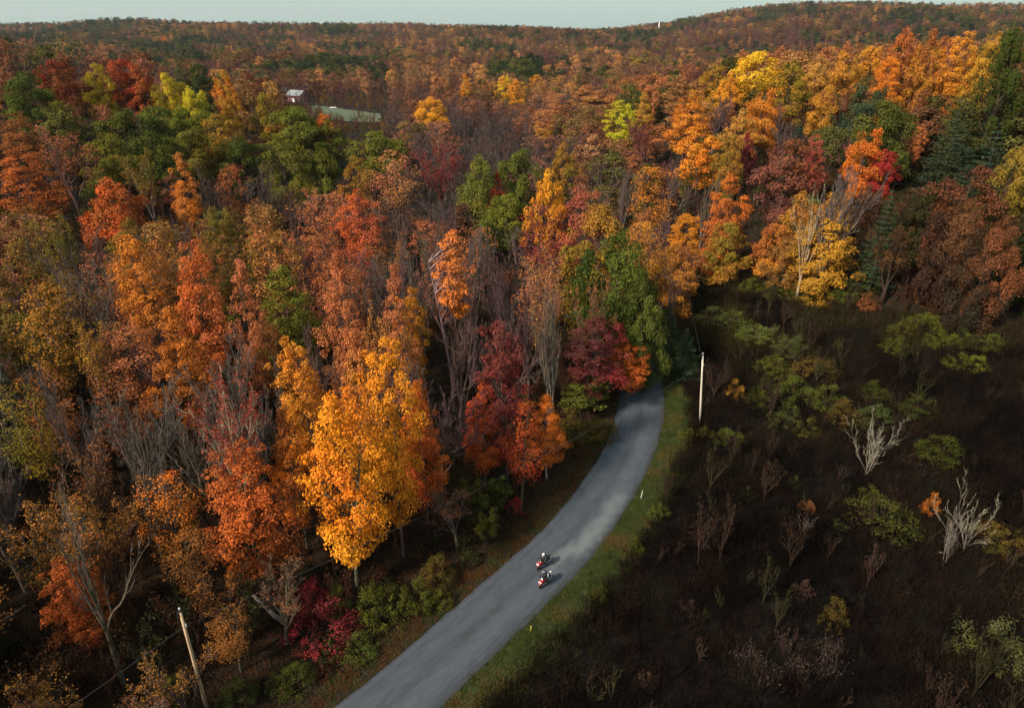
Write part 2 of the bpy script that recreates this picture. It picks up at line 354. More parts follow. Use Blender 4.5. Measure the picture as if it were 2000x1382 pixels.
def leafy(seed, h, w, crown0=.22, shape='egg', nclump=110, per=95, leaf=.34, crad=(.9, 1.6), flatc=.6, shell=.18, mats=(M_LEAF, M_BARK), open_=.0):
    r = np.random.default_rng(seed); zb, zt = h * crown0, h; H = zt - zb
    def prof(t):
        if shape == 'egg': return np.sqrt(np.clip(1 - (2 * np.clip(t, 0, 1) ** .85 - 1) ** 2, 0, 1)) * .97 + .05
        if shape == 'cone': return (1 - t ** 2) ** .7 * (.6 + .4 * S(0, .22, t)) + .06
        if shape == 'dome': return np.sqrt(np.clip(1 - (np.clip(t - .30, 0, 1) / .72) ** 2, 0, 1)) * (.72 + .28 * S(0, .3, t))
        if shape == 'col': return (np.clip(np.sin(np.pi * np.clip(t * .96 + .04, 0, 1)), 0, 1)) ** .45
        if shape == 'vase': return (.30 + .70 * S(0, .75, t)) * np.sqrt(np.clip(1 - (np.clip(t - .72, 0, 1) / .3) ** 2, 0, 1))
    lob = r.uniform(-1, 1, (5, 3)); ph = r.uniform(0, 6.28, 5)
    def rad(az, t): return (w / 2) * prof(t) * (1 + .20 * np.sin(2 * az + ph[0] + 4 * t) + .17 * np.sin(3 * az + ph[1] - 7 * t) + .12 * np.sin(5 * az + ph[2] + 11 * t))
    tt = r.random(nclump * 6); keep = r.random(nclump * 6) < prof(tt) ** 1.3 + .05; tt = tt[keep][:nclump]
    tt[:3] = [.93, .86, .9]
    az = r.uniform(0, 2 * math.pi, len(tt)); fr = np.sqrt(r.uniform(shell, 1.0, len(tt)))
    cr = r.uniform(*crad, len(tt)) * (1 - .35 * tt)
    lean = r.normal(size=2) * .04 * h
    rr = np.maximum(rad(az, tt) * fr - cr * .55, 0)
    C = np.stack([np.cos(az) * rr + lean[0] * tt, np.sin(az) * rr + lean[1] * tt, zb + tt * (H - cr * .5)], 1)
    cs, ns, sz, cl = [], [], [], []
    hue = vnoise(C[:, 0] + 50, C[:, 2] + C[:, 1], w * .35, seed)
    for i in range(len(C)):
        if r.random() < open_: continue
        n = int(per * (cr[i] / np.mean(crad)) ** 1.6 * r.uniform(.7, 1.3)); d = unit(r.normal(size=(n, 3)) + np.array([0, 0, .35]))
        q = d * (cr[i] * (.45 + .62 * r.random((n, 1)) ** .6)); q[:, 2] *= flatc
        q[:, :2] *= 1 + .25 * np.sin(3 * np.arctan2(d[:, 1:2], d[:, :1]) + i)
        out = unit(np.array([C[i, 0], C[i, 1], 0]) + 1e-6)
        cs.append(C[i] + q); ns.append(d * .7 + np.array([0, 0, .55]) + out * .35 + r.normal(size=(n, 3)) * .45); sz.append(leaf * r.uniform(.6, 1.35, n))
        cl.append(np.clip(hue[i] * 1.25 - .12 + (tt[i] - .5) * .35 + r.normal(size=n) * .16, 0, 1))
    crown = leaf_data('crown', cs, ns, sz, cl, r, mats[0])
    tb = MB(); r0 = .007 * h + .008 * w; tp, _ = curve((0, 0, -.4), (0, 0, 1), h * .9, 8, r, .035, .05)
    tp[:, :2] += np.outer(np.clip((tp[:, 2] - zb) / H, 0, 1), lean)
    tb.tube(tp, r0 * np.linspace(1.15, .12, 9), 7)
    for i in r.permutation(len(C))[:min(34, len(C))]:
        z0 = max(zb * .75, C[i, 2] - np.hypot(C[i, 0], C[i, 1]) * r.uniform(.5, 1.0) - .5)
        k = np.interp(z0, tp[:, 2], np.arange(9)); a = np.array([np.interp(k, np.arange(9), tp[:, j]) for j in range(3)])
        m_ = (a + C[i]) / 2 + r.normal(size=3) * .25 + np.array([0, 0, -.3]); s0 = np.linspace(0, 1, 5)[:, None]
        tb.tube((1 - s0) ** 2 * a + 2 * s0 * (1 - s0) * m_ + s0 ** 2 * C[i], r0 * np.linspace(.36, .08, 5), 4)
    v, f = tb.arrays(); trunk = mesh_from('trunk', v, f, [mats[1]], smooth=True)
    return trunk, crown, *span(crown)
def bare(seed, h, w, fork=.33, limbs=5, nb=9, ns=6, nt=6, angle=26, tw=.026, leafn=0, leaf=.26, twl=1.0, mats=(M_LEAF, M_BARK), stems=1, wander=.10, thick=1.0):
    """leafless tree: trunk > limbs > branches > twigs; trunk mesh holds wood, crown mesh the fine twigs (and some leaves)"""
    r = np.random.default_rng(seed); tubes = []; tips = []; segs = []
    r0 = (.013 * h + .006 * w) * thick
    for s_ in range(stems):
        base = np.array([0, 0, -.4]) + (np.array([*r.normal(size=2) * .35, 0]) if stems > 1 else 0)
        d0 = (0, 0, 1) if stems == 1 else unit(np.array([*r.normal(size=2) * .15, 1.0]))
        tp, d = curve(base, d0, h * fork, 5, r, .04, .03); tubes.append((tp, r0 * np.linspace(1.15, .8, 6) / stems ** .4, 7))
        for k in range(limbs):
            a = 2 * math.pi * (k + r.uniform(-.3, .3)) / limbs + seed; an = R(angle * r.uniform(.35, 1.25)) if k else R(6)
            dd = unit(np.array([math.sin(an) * math.cos(a), math.sin(an) * math.sin(a), math.cos(an)]) + (d - np.array([0, 0, 1])))
            st = tp[r.integers(3, 6)] if k else tp[-1]; L = (h - st[2]) / max(.6, dd[2]) * r.uniform(.82, 1.0) * (1 if k else 1.02)
            lp, _ = curve(st, dd, L, 8, r, wander, .035); lr = r0 * .55 / stems ** .4
            tubes.append((lp, lr * np.linspace(1, .10, 9), 5))
            for j in range(nb):
                t = .18 + .80 * (j + r.random()) / nb; kk = t * 8; i0 = int(kk); q = lp[i0] + (lp[min(i0 + 1, 8)] - lp[i0]) * (kk - i0); ld = unit(lp[min(i0 + 1, 8)] - lp[i0])
                side = unit(np.cross(ld, r.normal(size=3))); bd = unit(ld * r.uniform(.75, 1.1) + side * r.uniform(.5, .9) + np.array([0, 0, .15])); bl = L * r.uniform(.20, .36) * (1.15 - t * .6)
                bp_, _ = curve(q, bd, bl, 4, r, wander, .08); tubes.append((bp_, lr * (1.05 - t) * .55 * np.linspace(1, .2, 5) + .012 * thick, 3))
                for m_ in range(ns):
                    t2 = .2 + .8 * (m_ + r.random()) / ns; k2 = t2 * 4; i2 = min(int(k2), 3); q2 = bp_[i2] + (bp_[i2 + 1] - bp_[i2]) * (k2 - i2); d2 = unit(bp_[i2 + 1] - bp_[i2])
                    sd_ = unit(d2 + unit(np.cross(d2, r.normal(size=3))) * r.uniform(.4, .9) + np.array([0, 0, .25])); sl = bl * r.uniform(.25, .45) * twl
                    e = q2 + sd_ * sl; segs.append((q2, e, tw * 1.5))
                    for _ in range(nt):
                        t3 = r.uniform(.15, 1); q3 = q2 + sd_ * sl * t3; d3 = unit(sd_ + unit(r.normal(size=3)) * .65 + np.array([0, 0, .2])); e3 = q3 + d3 * sl * r.uniform(.4, .8); segs.append((q3, e3, tw)); tips.append(e3)
    a = np.array([s[0] for s in segs]); b_ = np.array([s[1] for s in segs]); wd_ = np.array([s[2] for s in segs])[:, None]
    sc_ = w / max(1e-3, np.percentile(np.hypot(b_[:, 0], b_[:, 1]), 96) * 2); S3 = np.array([sc_, sc_, h / b_[:, 2].max()]); a, b_ = a * S3, b_ * S3
    tb = MB()
    for p_, q_, k_ in tubes: tb.tube(p_ * S3, q_, k_)
    v, f = tb.arrays()
    sd_ = unit(np.cross(b_ - a, r.normal(size=a.shape))); tv = np.stack([a - sd_ * wd_, a + sd_ * wd_, b_ + sd_ * wd_ * .25, b_ - sd_ * wd_ * .25], 1).reshape(-1, 3)
    i = np.arange(len(a))[:, None] * 4; tf = np.concatenate([i + [[0, 1, 2]], i + [[0, 2, 3]]])
    trunk = mesh_from('trunk', v, f, [mats[1]], smooth=True); twigs = mesh_from('twigs', tv, tf, [mats[1]])
    crown = None
    if leafn:
        tp_ = np.array(tips) * S3; pick = r.integers(0, len(tp_), leafn); c = tp_[pick] + r.normal(size=(leafn, 3)) * .22
        hue = vnoise(c[:, 0], c[:, 2], 3, seed); crown = leaf_data('crown', [c], [r.normal(size=(leafn, 3)) + np.array([0, 0, .6])], [leaf * r.uniform(.6, 1.3, leafn)], [np.clip(hue + r.normal(size=leafn) * .15, 0, 1)], r, mats[0])
    return trunk, twigs, crown, h, w
def conifer(seed, h, w, mats=(M_LEAF, M_BARK), per=60, leaf=.5, lev=20):
    r = np.random.default_rng(seed); tb = MB(); tb.tube(np.array([[0, 0, -.4], [0, 0, h * .5], [0, 0, h * .98]]), [.018 * h, .012 * h, .02], 6)
    cs, ns, sz, cl = [], [], [], []
    for k in range(lev):
        t = (k + .5) / lev; z = h * (.10 + .88 * t); L = w / 2 * (1 - t) ** .8 * r.uniform(.8, 1.15) + .3
        nb = 8 if t < .7 else 5; a0 = r.uniform(0, 6.28)
        for j in range(nb):
            a = a0 + 2 * math.pi * j / nb + r.normal() * .2; Lb = L * r.uniform(.7, 1.15); s = np.linspace(0, 1, 4)[:, None]
            d = np.array([math.cos(a), math.sin(a), 0]); pts = np.array([0, 0, z]) + d * Lb * s + np.array([0, 0, 1]) * (Lb * (-.30 * s + .22 * s ** 2)); tb.tube(pts, [.05, .035, .02, .008], 3)
            n = max(6, int(per * Lb / (w / 2))); u = r.random(n) ** .7; q = np.array([0, 0, z]) + d * Lb * u[:, None] + np.array([0, 0, 1]) * (Lb * (-.30 * u + .22 * u ** 2))[:, None]
            q += np.cross(d, [0, 0, 1]) * (r.normal(size=n) * .22 * Lb * (1.1 - u * .5))[:, None] + r.normal(size=(n, 3)) * .10
            cs.append(q); ns.append(np.array([0, 0, 1]) + d * .4 + r.normal(size=(n, 3)) * .45); sz.append(leaf * r.uniform(.6, 1.3, n)); cl.append(np.clip(r.normal(size=n) * .2 + .4 + .2 * math.sin(k + j), 0, 1))
    v, f = tb.arrays()
    return mesh_from('trunk', v, f, [mats[1]], smooth=True), leaf_data('crown', cs, ns, sz, cl, r, mats[0], .4), h, w
def shrub(seed, h, w, nl=2600, leaf=.155, mats=(M_LEAF, M_BARK), upright=False):
    r = np.random.default_rng(seed); tb = MB(); cs, ns, sz, cl = [], [], [], []
    ncl = 40
    for i in range(ncl):
        a = r.uniform(0, 6.28); fr = math.sqrt(r.random()); rr = w / 2 * fr * .95; z = h * (.10 + .82 * (1 - fr ** 2) * r.uniform(.1, 1.05)) if not upright else h * r.uniform(.15, .95)
        if upright: rr *= .7
        c = np.array([math.cos(a) * rr, math.sin(a) * rr, z]); s = np.linspace(0, 1, 4)[:, None]; m_ = np.array([c[0] * .3, c[1] * .3, z * .6])
        b0 = np.array([r.normal() * .1, r.normal() * .1, -.15]); tb.tube((1 - s) ** 2 * b0 + 2 * s * (1 - s) * m_ + s ** 2 * c, np.linspace(.035, .008, 4), 3)
        n = nl // ncl; d = unit(r.normal(size=(n, 3)) + np.array([0, 0, .4])); cs.append(c + d * (r.uniform(.35, 1.0, (n, 1)) * w * r.uniform(.08, .18)) * np.array([1, 1, .75])); ns.append(d + np.array([0, 0, .5]) + r.normal(size=(n, 3)) * .5)
        sz.append(leaf * r.uniform(.6, 1.3, n)); cl.append(np.clip(r.normal(size=n) * .2 + r.random(), 0, 1))
    v, f = tb.arrays(); return mesh_from('stems', v, f, [mats[1]]), leaf_data('foliage', cs, ns, sz, cl, r, mats[0]), h, w

PR = {}
PR['maple'] = [leafy(100 + i, 22, 10, .16 + .03 * (i % 3), ('egg', 'cone', 'egg', 'col', 'cone')[i], 150, 130, .30, (.8, 1.6), .6) for i in range(5)]
PR['dense'] = [leafy(110 + i, 20, 15, .03, 'dome', 120, 260, .40, (1.4, 2.3), .8, shell=.45) for i in range(2)]
PR['open'] = [leafy(120 + i, 22, 9, .28, ('egg', 'vase', 'egg')[i], 120, 46, .30, (.9, 1.7), .85, open_=.06) for i in range(3)]
PR['slender'] = [leafy(140 + i, 25, 6.5, .55, ('egg', 'col')[i], 60, 95, .34, (.7, 1.2), .65) for i in range(2)]
PR['oak'] = [leafy(160 + i, 19, 15, .12, 'dome', 58, 340, .44, (1.7, 2.7), .8, shell=.35) for i in range(4)]
PR['round'] = [leafy(180 + i, 18, 12, .14, ('dome', 'egg')[i % 2], 85, 180, .40, (1.2, 2.0), .7, shell=.3) for i in range(3)]
PR['bare'] = [bare(200 + i, 20, 11 + 1.5 * (i % 3), (.24, .32, .40)[i % 3], 5 + i % 3, 11, 7, 8, 30 + 5 * (i % 3), tw=.022, wander=.13) for i in range(6)]
PR['thin'] = [bare(220 + i, 21, 10.5, .30, 5, 9, 6, 6, 25, leafn=1500 + 900 * i, leaf=.28) for i in range(4)]
PR['snag'] = [bare(240 + i, 20, 11, .30, 5, 6, 4, 3, 34, tw=.02, wander=.15, thick=.75) for i in range(2)]
PR['dead'] = [bare(250 + i, 7, 7, .12, 5, 6, 4, 5, 42, tw=.007, wander=.15, stems=2, thick=.34) for i in range(3)]
PR['pine'] = [conifer(260 + i, 20, 10) for i in range(2)]
PR['shrub'] = [shrub(280 + i, 3.2, 4.8, 3400) for i in range(4)] + [shrub(290, 3.5, 2.6, upright=True), shrub(291, 3.2, 2.4, upright=True)]
KIND = dict(dense='round_tree', maple='maple_tree', open='maple_tree', slender='maple_tree', oak='oak_tree', round='round_tree', bare='bare_tree', thin='sparse_tree', snag='bare_tree', dead='dead_tree', pine='pine_tree', shrub='shrub')
def vary(c, r, a=.10): return tuple(float(np.clip(x * (1 + r.normal() * a), .004, .9)) for x in c)
def place(kind, x, y, h, w, c1, c2, label, group=None, twig=None, seed=None, lean=None, sub=None):
    r = np.random.default_rng(seed if seed is not None else int(abs(x * 71 + y * 131) * 10) % 100003)
    pr = PR[kind][sub % len(PR[kind]) if sub is not None else r.integers(len(PR[kind]))]; h0, w0 = pr[-2], pr[-1]
    root = bpy.data.objects.new(KIND[kind], None); col.objects.link(root); root.empty_display_size = .5
    root.location = (x, y, float(T(x, y))); root.rotation_euler = (*(lean or (r.normal() * .02, r.normal() * .02)), r.uniform(0, 6.28)); root.scale = (w / w0, w / w0, h / h0)
    tag(root, label, 'shrub' if kind == 'shrub' else 'tree', group)
    bk = P[twig] if twig else (P['birch'] if kind == 'slender' else P['bark'])
    for me in pr[:-2]:
        if me is None: continue
        o = link(me.name.split('.')[0], me, root)
        if o.name.split('.')[0] != 'trunk': o['kind'] = 'stuff'
        if me.materials[0] == M_LEAF: o.color = (*vary(c1, r, .07), 1); o['tint2'] = list(vary(c2, r, .07))
        else: o.color = (*vary(bk, r, .08), 1)
    return root
# ------------------------------------------------------------------ trees one can pick out, each where its top stands
placed = []                              # x, y, radius
SEEN = []                                # px, half width, distance, lowest row that must stay open to view
def tree(px, py, h, wpx, kind, a, b, label, group=None, twig=None, lean=None, sub=None):
    x, y, dep = hit(px, py, h); w = wpx * (1.15 if wpx < 130 and kind not in ('shrub', 'dead') else 1.05) * dep / FPX
    bpy_ = proj(x, y, float(T(x, y)))[1]; SEEN.append((px, wpx * .46, math.hypot(x, y), py + (bpy_ - py) * (.55 if py < 300 else .45)))
    placed.append((x, y, w * .5)); return place(kind, x, y, h, w, P[a], P[b], label, group, twig, lean=lean, sub=sub)
HERO = [
 # along the road, left side
 (645, 742, 23, 190, 'maple', 'gold', 'orange', 'brightest golden orange maple, foremost of the lit forest edge beside the road', None, 'gray', 3),
 (750, 658, 25, 122, 'maple', 'orange', 'gold', 'golden maple with a yellow-green heart, just behind the brightest golden maple', None, 'gray', 0),
 (818, 745, 18, 95, 'maple', 'redorange', 'orange', 'red-orange maple filling the gap right of the two golden maples', None, None, 1),
 (452, 872, 18, 180, 'maple', 'redorange', 'rust', 'red-orange maple hanging low on the left of the brightest golden maple', None, None, 2),
 (425, 722, 22, 130, 'thin', 'crimson', 'pink', 'thin crimson maple with pale limbs showing above the red-orange maple', None, 'pale', 3),
 (555, 800, 17, 80, 'maple', 'orange', 'rust', 'narrow dull orange maple wedged between the red-orange and golden maples', None, None, 4),
 (690, 640, 23, 100, 'maple', 'amber', 'salmon', 'amber maple just up and left of the yellow-hearted golden maple', None, None, 4),
 (590, 650, 22, 110, 'maple', 'orange', 'amber', 'broken orange maple directly below the olive green tree', None, None, 2),
 (275, 452, 25, 115, 'maple', 'salmon', 'orange', 'tall salmon orange maple, left one of the big pair beside the grey vase tree', None, None, 0),
 (352, 468, 25, 110, 'maple', 'redorange', 'salmon', 'tall reddish salmon maple, right one of the big pair beside the grey vase tree', None, None, 2),
 (330, 600, 20, 140, 'maple', 'rust', 'orange', 'rusty maple low in front of the big salmon pair', None, None, 1),
 (470, 505, 24, 80, 'maple', 'pink', 'salmon', 'narrow pink maple right of the dark gap beside the salmon pair', None, None, 4),
 (530, 448, 22, 120, 'open', 'ochre', 'salmon', 'thin ochre tree rising behind the olive green tree', None, None, 0),
 (548, 512, 21, 145, 'maple', 'olive', 'green', 'olive green conical tree standing alone among salmon maples', None, None, 1),
 (655, 488, 25, 95, 'maple', 'salmon', 'pink', 'salmon pink maple with a pointed top right of the olive green tree', None, None, 4),
 (765, 515, 24, 80, 'maple', 'salmon', 'pink', 'slim pink maple left of the bright orange tree on white stems', None, None, 4),
 (790, 560, 20, 70, 'maple', 'orange', 'amber', 'orange maple tucked below the slim pink maple', None, None, 0),
 (870, 446, 27, 88, 'slender', 'orange', 'salmon', 'bright orange tree top on bare white stems at the forest centre', None, 'birch', 0),
 (725, 590, 21, 90, 'thin', 'salmon', 'amber', 'half-bare salmon tree between pointed salmon maple and orange maple', None, 'mauve', 2),
 (990, 618, 22, 105, 'maple', 'darkred', 'plum', 'dark red maple column near the road, darkest red of the forest edge', None, None, 3),
 (943, 735, 15, 85, 'maple', 'redorange', 'red', 'bright red-orange maple at the left foot of the dark red column', None, None, 1),
 (1020, 790, 14, 75, 'open', 'red', 'redorange', 'small red maple under the dark red column by the roadside', None, None, 0),
 (1072, 768, 12, 75, 'maple', 'redorange', 'orange', 'small orange-red maple standing alone on a thin stem by the road', None, 'birch', 1),
 (1168, 622, 14, 120, 'maple', 'crimson', 'plum', 'crimson maple at the bend, left of the road', None, None, 0),
 (1232, 668, 9.5, 85, 'maple', 'redorange', 'redorange', 'vivid red-orange maple leaning over the asphalt at the bend', None, None, 2),
 (1195, 612, 13, 45, 'open', 'salmon', 'rust', 'thin salmon tree between the crimson maple and the dark green tree', None, None, 2),
 (1212, 444, 24, 185, 'dense', 'dkgreen', 'green', 'big dark green tree overhanging the bend of the road', None, None, 3),
 (1260, 525, 19, 105, 'dense', 'green', 'dkgreen', 'lower dark green tree whose foliage closes over the road bend', None, None, 3),
 (1165, 400, 25, 160, 'dense', 'olive', 'ochre', 'broad olive tree behind the big dark green tree at the bend', None, None, 0),
 (1080, 488, 25, 90, 'thin', 'tan', 'salmon', 'tall nearly bare tree with faint peach top left of the dark green tree', None, 'mauve', 0),
 (1160, 535, 19, 62, 'thin', 'salmon', 'rust', 'bare spreading tree with a few rust leaves above the crimson maple', None, 'gray', 0),
 (1085, 560, 22, 85, 'bare', 'mauve', 'mauve', 'tall pale-stemmed bare tree beside the small orange-red maple', None, 'gray', 0),
 # middle left forest
 (1070, 330, 23, 78, 'round', 'orange', 'gold', 'glowing orange round tree top beyond the bare purple wood', None, None, 1),
 (1052, 395, 20, 90, 'open', 'darkred', 'plum', 'dark red tree right below the glowing orange tree top', None, None, 0),
 (1135, 362, 20, 105, 'round', 'plum', 'pink', 'dull plum red dome right of the glowing orange tree top', None, None, 0),
 (940, 300, 22, 92, 'oak', 'green', 'olive', 'green oak, left one of the pair with a red tree between', None, None, 0),
 (1010, 290, 22, 100, 'oak', 'green', 'green', 'green oak, right one of the pair with a red tree between', None, None, 1),
 (970, 335, 18, 36, 'maple', 'red', 'darkred', 'small red tree squeezed between the two green oaks', None, None, 4),
 (988, 375, 15, 90, 'round', 'green', 'olive', 'lower green tree at the foot of the green oak pair', None, None, 2),
 (1105, 278, 20, 60, 'round', 'olive', 'ochre', 'yellow-olive tree up and right of the green oak pair', None, None, 1),
 (560, 278, 20, 100, 'oak', 'green', 'olive', 'fresh green oak, left lobe of the bright pair in mid forest', None, None, 2),
 (620, 290, 19, 105, 'oak', 'green', 'olive', 'fresh green oak, right lobe of the bright pair in mid forest', None, None, 3),
 (735, 253, 19, 130, 'oak', 'green', 'olive', 'wide flat green oak below the pale farm field', None, None, 1),
 (690, 302, 19, 60, 'round', 'olive', 'ochre', 'olive tree between the bright green pair and the wide flat oak', None, None, 0),
 (700, 372, 22, 95, 'maple', 'pink', 'redorange', 'coral pink maple above the purple bare wood', None, None, 2),
 (615, 372, 20, 115, 'thin', 'salmon', 'pink', 'dusty half-bare salmon tree left of the coral pink maple', None, 'mauve', 3),
 (770, 292, 21, 110, 'open', 'salmon', 'tan', 'peach-topped loose tree below the wide flat green oak', None, None, 2),
 (855, 278, 22, 85, 'thin', 'darkred', 'plum', 'tall maroon half-bare tree left of the green oak pair', None, 'plum', 3),
 (215, 345, 20, 135, 'oak', 'rust', 'redorange', 'rust orange round tree on the left, widest of its colour', None, None, 0),
 (345, 298, 24, 62, 'maple', 'orange', 'salmon', 'narrow orange maple with a bare tree on its right', None, None, 4),
 (405, 305, 22, 110, 'bare', 'mauve', 'mauve', 'pinkish bare tree right of the narrow orange maple', None, 'mauve', 2),
 (440, 318, 21, 60, 'open', 'pink', 'rust', 'dull pink tree on the right side of the pinkish bare tree', None, None, 1),
 (272, 285, 22, 90, 'thin', 'olive', 'ochre', 'thin olive tree right of the purple bare tree on the left', None, 'gray', 2),
 (505, 300, 22, 85, 'bare', 'mauve', 'mauve', 'grey-purple bare tree left of the fresh green pair', None, 'mauve', 3),
 (110, 250, 22, 115, 'thin', 'rust', 'salmon', 'brownish half-bare tree left of the thin olive tree', None, 'mauve', 1),
 (25, 288, 22, 140, 'maple', 'redorange', 'rust', 'red-orange maple cut by the left picture edge, the upper one', None, None, 0),
 (15, 220, 20, 90, 'maple', 'rust', 'brown', 'brown-red tree at the left edge above the red-orange maple', None, None, 2),
 (95, 410, 22, 110, 'thin', 'olive', 'ochre', 'half-bare yellowish tree left of the rust orange round tree', None, 'gray', 2),
 (20, 400, 20, 100, 'open', 'olive', 'brown', 'dark olive tree at the left edge beside the yellowish half-bare tree', None, None, 0),
 (158, 470, 24, 165, 'bare', 'gray', 'gray', 'large grey vase-shaped bare tree left of the salmon pair', None, 'gray', 4),
 (50, 555, 22, 150, 'open', 'rust', 'ochre', 'brown-orange loose tree at the left edge below the grey vase tree', None, None, 1),
 (95, 690, 20, 160, 'bare', 'gray', 'gray', 'dim spreading bare tree at left, below the brown-orange loose tree', None, 'gray', 1),
 (235, 800, 19, 140, 'bare', 'gray', 'gray', 'dim bare tree with fanned twigs left of the red-orange maple', None, 'gray', 3),
 (20, 740, 17, 130, 'open', 'olive', 'ochre', 'mossy olive tree at the left edge, halfway down', None, None, 2),
 (130, 850, 16, 130, 'thin', 'rust', 'brown', 'brown sparse tree in the dark wood at lower left', None, 'bark', 1),
 (285, 850, 17, 130, 'snag', 'gray', 'gray', 'leaning bare tree whose trunk ends at the wooden pole top', None, 'gray', 0),
 (310, 925, 13, 120, 'open', 'ochre', 'orange', 'thin amber tree behind the leaning bare tree near the pole', None, None, 0),
 (100, 935, 21, 240, 'snag', 'gray', 'gray', 'large pale bare tree in the bottom left corner', None, 'gray', 1),
 (130, 1090, 12, 110, 'maple', 'rust', 'redorange', 'small rust red tree low in the bottom left corner', None, None, 2),
 # green belt on the left
 (45, 138, 20, 105, 'oak', 'dkgreen', 'green', 'dark green oak by the left edge, high up', None, None, 0),
 (105, 195, 18, 85, 'round', 'grayolive', 'olive', 'pale grey-green round tree right of the dark edge oak', None, None, 1),
 (230, 213, 19, 120, 'oak', 'green', 'dkgreen', 'leftmost green oak of the long green belt', None, None, 1),
 (300, 205, 19, 95, 'oak', 'green', 'green', 'second green oak of the long green belt from the left', None, None, 2),
 (358, 203, 19, 110, 'oak', 'green', 'olive', 'third green oak of the long green belt from the left', None, None, 3),
 (420, 220, 19, 100, 'oak', 'ochre', 'olive', 'ochre oak at the right end of the long green belt', None, None, 0),
 (450, 265, 17, 90, 'oak', 'green', 'dkgreen', 'low green oak under the ochre oak', None, None, 3),
 (205, 258, 18, 110, 'oak', 'green', 'olive', 'green oak in the front row of the belt, below its leftmost oak', None, None, 2),
 (285, 255, 18, 110, 'oak', 'green', 'dkgreen', 'dark green oak in the middle of the front row of the belt', None, None, 0),
 (365, 250, 18, 120, 'oak', 'green', 'olive', 'broad green oak in the front row of the belt, below its third oak', None, None, 1),
 (600, 222, 18, 90, 'oak', 'green', 'olive', 'green oak right of the oak before the red barn', None, None, 0),
 (565, 205, 19, 120, 'oak', 'green', 'olive', 'green oak standing in front of the red barn', None, None, 2),
 (642, 232, 18, 62, 'round', 'green', 'olive', 'small green tree at the left corner of the farm field', None, None, 1),
 (632, 220, 16, 45, 'round', 'orange', 'redorange', 'small orange tree behind the small green tree by the field', None, None, 0),
 (517, 178, 19, 62, 'round', 'ochre', 'olive', 'ochre round tree left of the red barn', None, None, 2),
 (325, 140, 21, 70, 'oak', 'yellow', 'olive', 'bright yellow tree, left one of the pair near the farm', None, None, 1),
 (372, 166, 19, 62, 'oak', 'yellow', 'lime', 'yellow-green tree, right one of the bright pair near the farm', None, None, 3),
 (430, 135, 20, 48, 'round', 'orange', 'amber', 'orange tree between the yellow pair and the barn', None, None, 1),
 (443, 168, 19, 40, 'round', 'amber', 'ochre', 'amber tree low beside the orange tree near the farm', None, None, 0),
 (392, 122, 20, 45, 'round', 'pine', 'dkgreen', 'dark blue-green tree behind the yellow pair', None, None, 2),
 (185, 122, 20, 55, 'round', 'olive', 'yellow', 'olive-yellow tree amid dark red crowns at upper left', None, None, 0),
 (100, 118, 20, 95, 'round', 'rust', 'darkred', 'wide rust tree above the dark edge oak', None, None, 1),
 (222, 113, 21, 75, 'round', 'rust', 'red', 'rust red tree, left of the dark red pair at upper left', None, None, 2),
 (262, 122, 21, 68, 'round', 'redorange', 'darkred', 'rust red tree touching the bright yellow pair', None, None, 0),
 (320, 70, 22, 15, 'round', 'amber', 'orange', 'amber tree poking up in the far forest at upper left', None, None, 1),
 # centre, beyond the wood
 (838, 188, 19, 72, 'oak', 'amber', 'gold', 'golden round tree right of the farm field', None, None, 0),
 (910, 143, 24, 28, 'maple', 'amber', 'orange', 'slim amber tree left of the tall golden pair', None, None, 4),
 (985, 147, 24, 42, 'maple', 'gold', 'yellow', 'tall golden tree, left of the touching pair in mid distance', None, None, 3),
 (1010, 155, 23, 36, 'maple', 'amber', 'gold', 'tall golden tree, right of the touching pair in mid distance', None, None, 0),
 (1046, 145, 21, 40, 'round', 'orange', 'amber', 'small orange dome right of the tall golden pair', None, None, 1),
 (1218, 196, 22, 62, 'maple', 'lime', 'yellow', 'single lime yellow tree in the middle distance', None, None, 0),
 (1135, 145, 18, 32, 'round', 'ochre', 'olive', 'ochre tree far beyond the small orange dome', None, None, 2),
 (1090, 180, 19, 70, 'open', 'salmon', 'tan', 'peach thin tree left of the lime yellow tree', None, None, 0),
 (1150, 165, 19, 75, 'round', 'tan', 'salmon', 'peach dome behind the lime yellow tree', None, None, 1),
 (1060, 210, 19, 60, 'open', 'salmon', 'amber', 'dusty orange tree below the small orange dome', None, None, 2),
 (1258, 180, 19, 45, 'maple', 'amber', 'tan', 'amber tree touching the lime yellow tree on its right', None, None, 1),
 (1265, 225, 21, 70, 'thin', 'darkred', 'plum', 'dark maroon bare tree right of the lime yellow tree', None, 'plum', 1),
 # right of the bend
 (1475, 97, 21, 108, 'oak', 'yellow', 'gold', 'large bright yellow tree on the right hillside, brightest yellow', None, None, 2),
 (1400, 122, 20, 70, 'round', 'olive', 'amber', 'olive-gold tree left of the large bright yellow tree', None, None, 0),
 (1425, 140, 17, 50, 'round', 'gold', 'amber', 'golden tree tucked under the large bright yellow tree', None, None, 1),
 (1550, 118, 20, 78, 'round', 'ochre', 'olive', 'ochre-green dome right of the large bright yellow tree', None, None, 2),
 (1240, 108, 21, 30, 'round', 'yellow', 'olive', 'yellow-olive tree in the far wood above the lime tree', None, None, 1),
 (1345, 190, 20, 80, 'maple', 'amber', 'orange', 'amber tree on the slope left of the bare purple dome', None, None, 2),
 (1405, 182, 18, 90, 'bare', 'mauve', 'mauve', 'purple bare dome below the large bright yellow tree', None, 'mauve', 0),
 (1498, 172, 18, 65, 'round', 'orange', 'amber', 'orange dome below the ochre-green dome', None, None, 0),
 (1538, 200, 17, 85, 'bare', 'mauve', 'mauve', 'pink-grey bare tree right of the orange dome', None, 'mauve', 2),
 (1455, 212, 18, 72, 'round', 'amber', 'tan', 'golden tan dome in the right hand wood', None, None, 1),
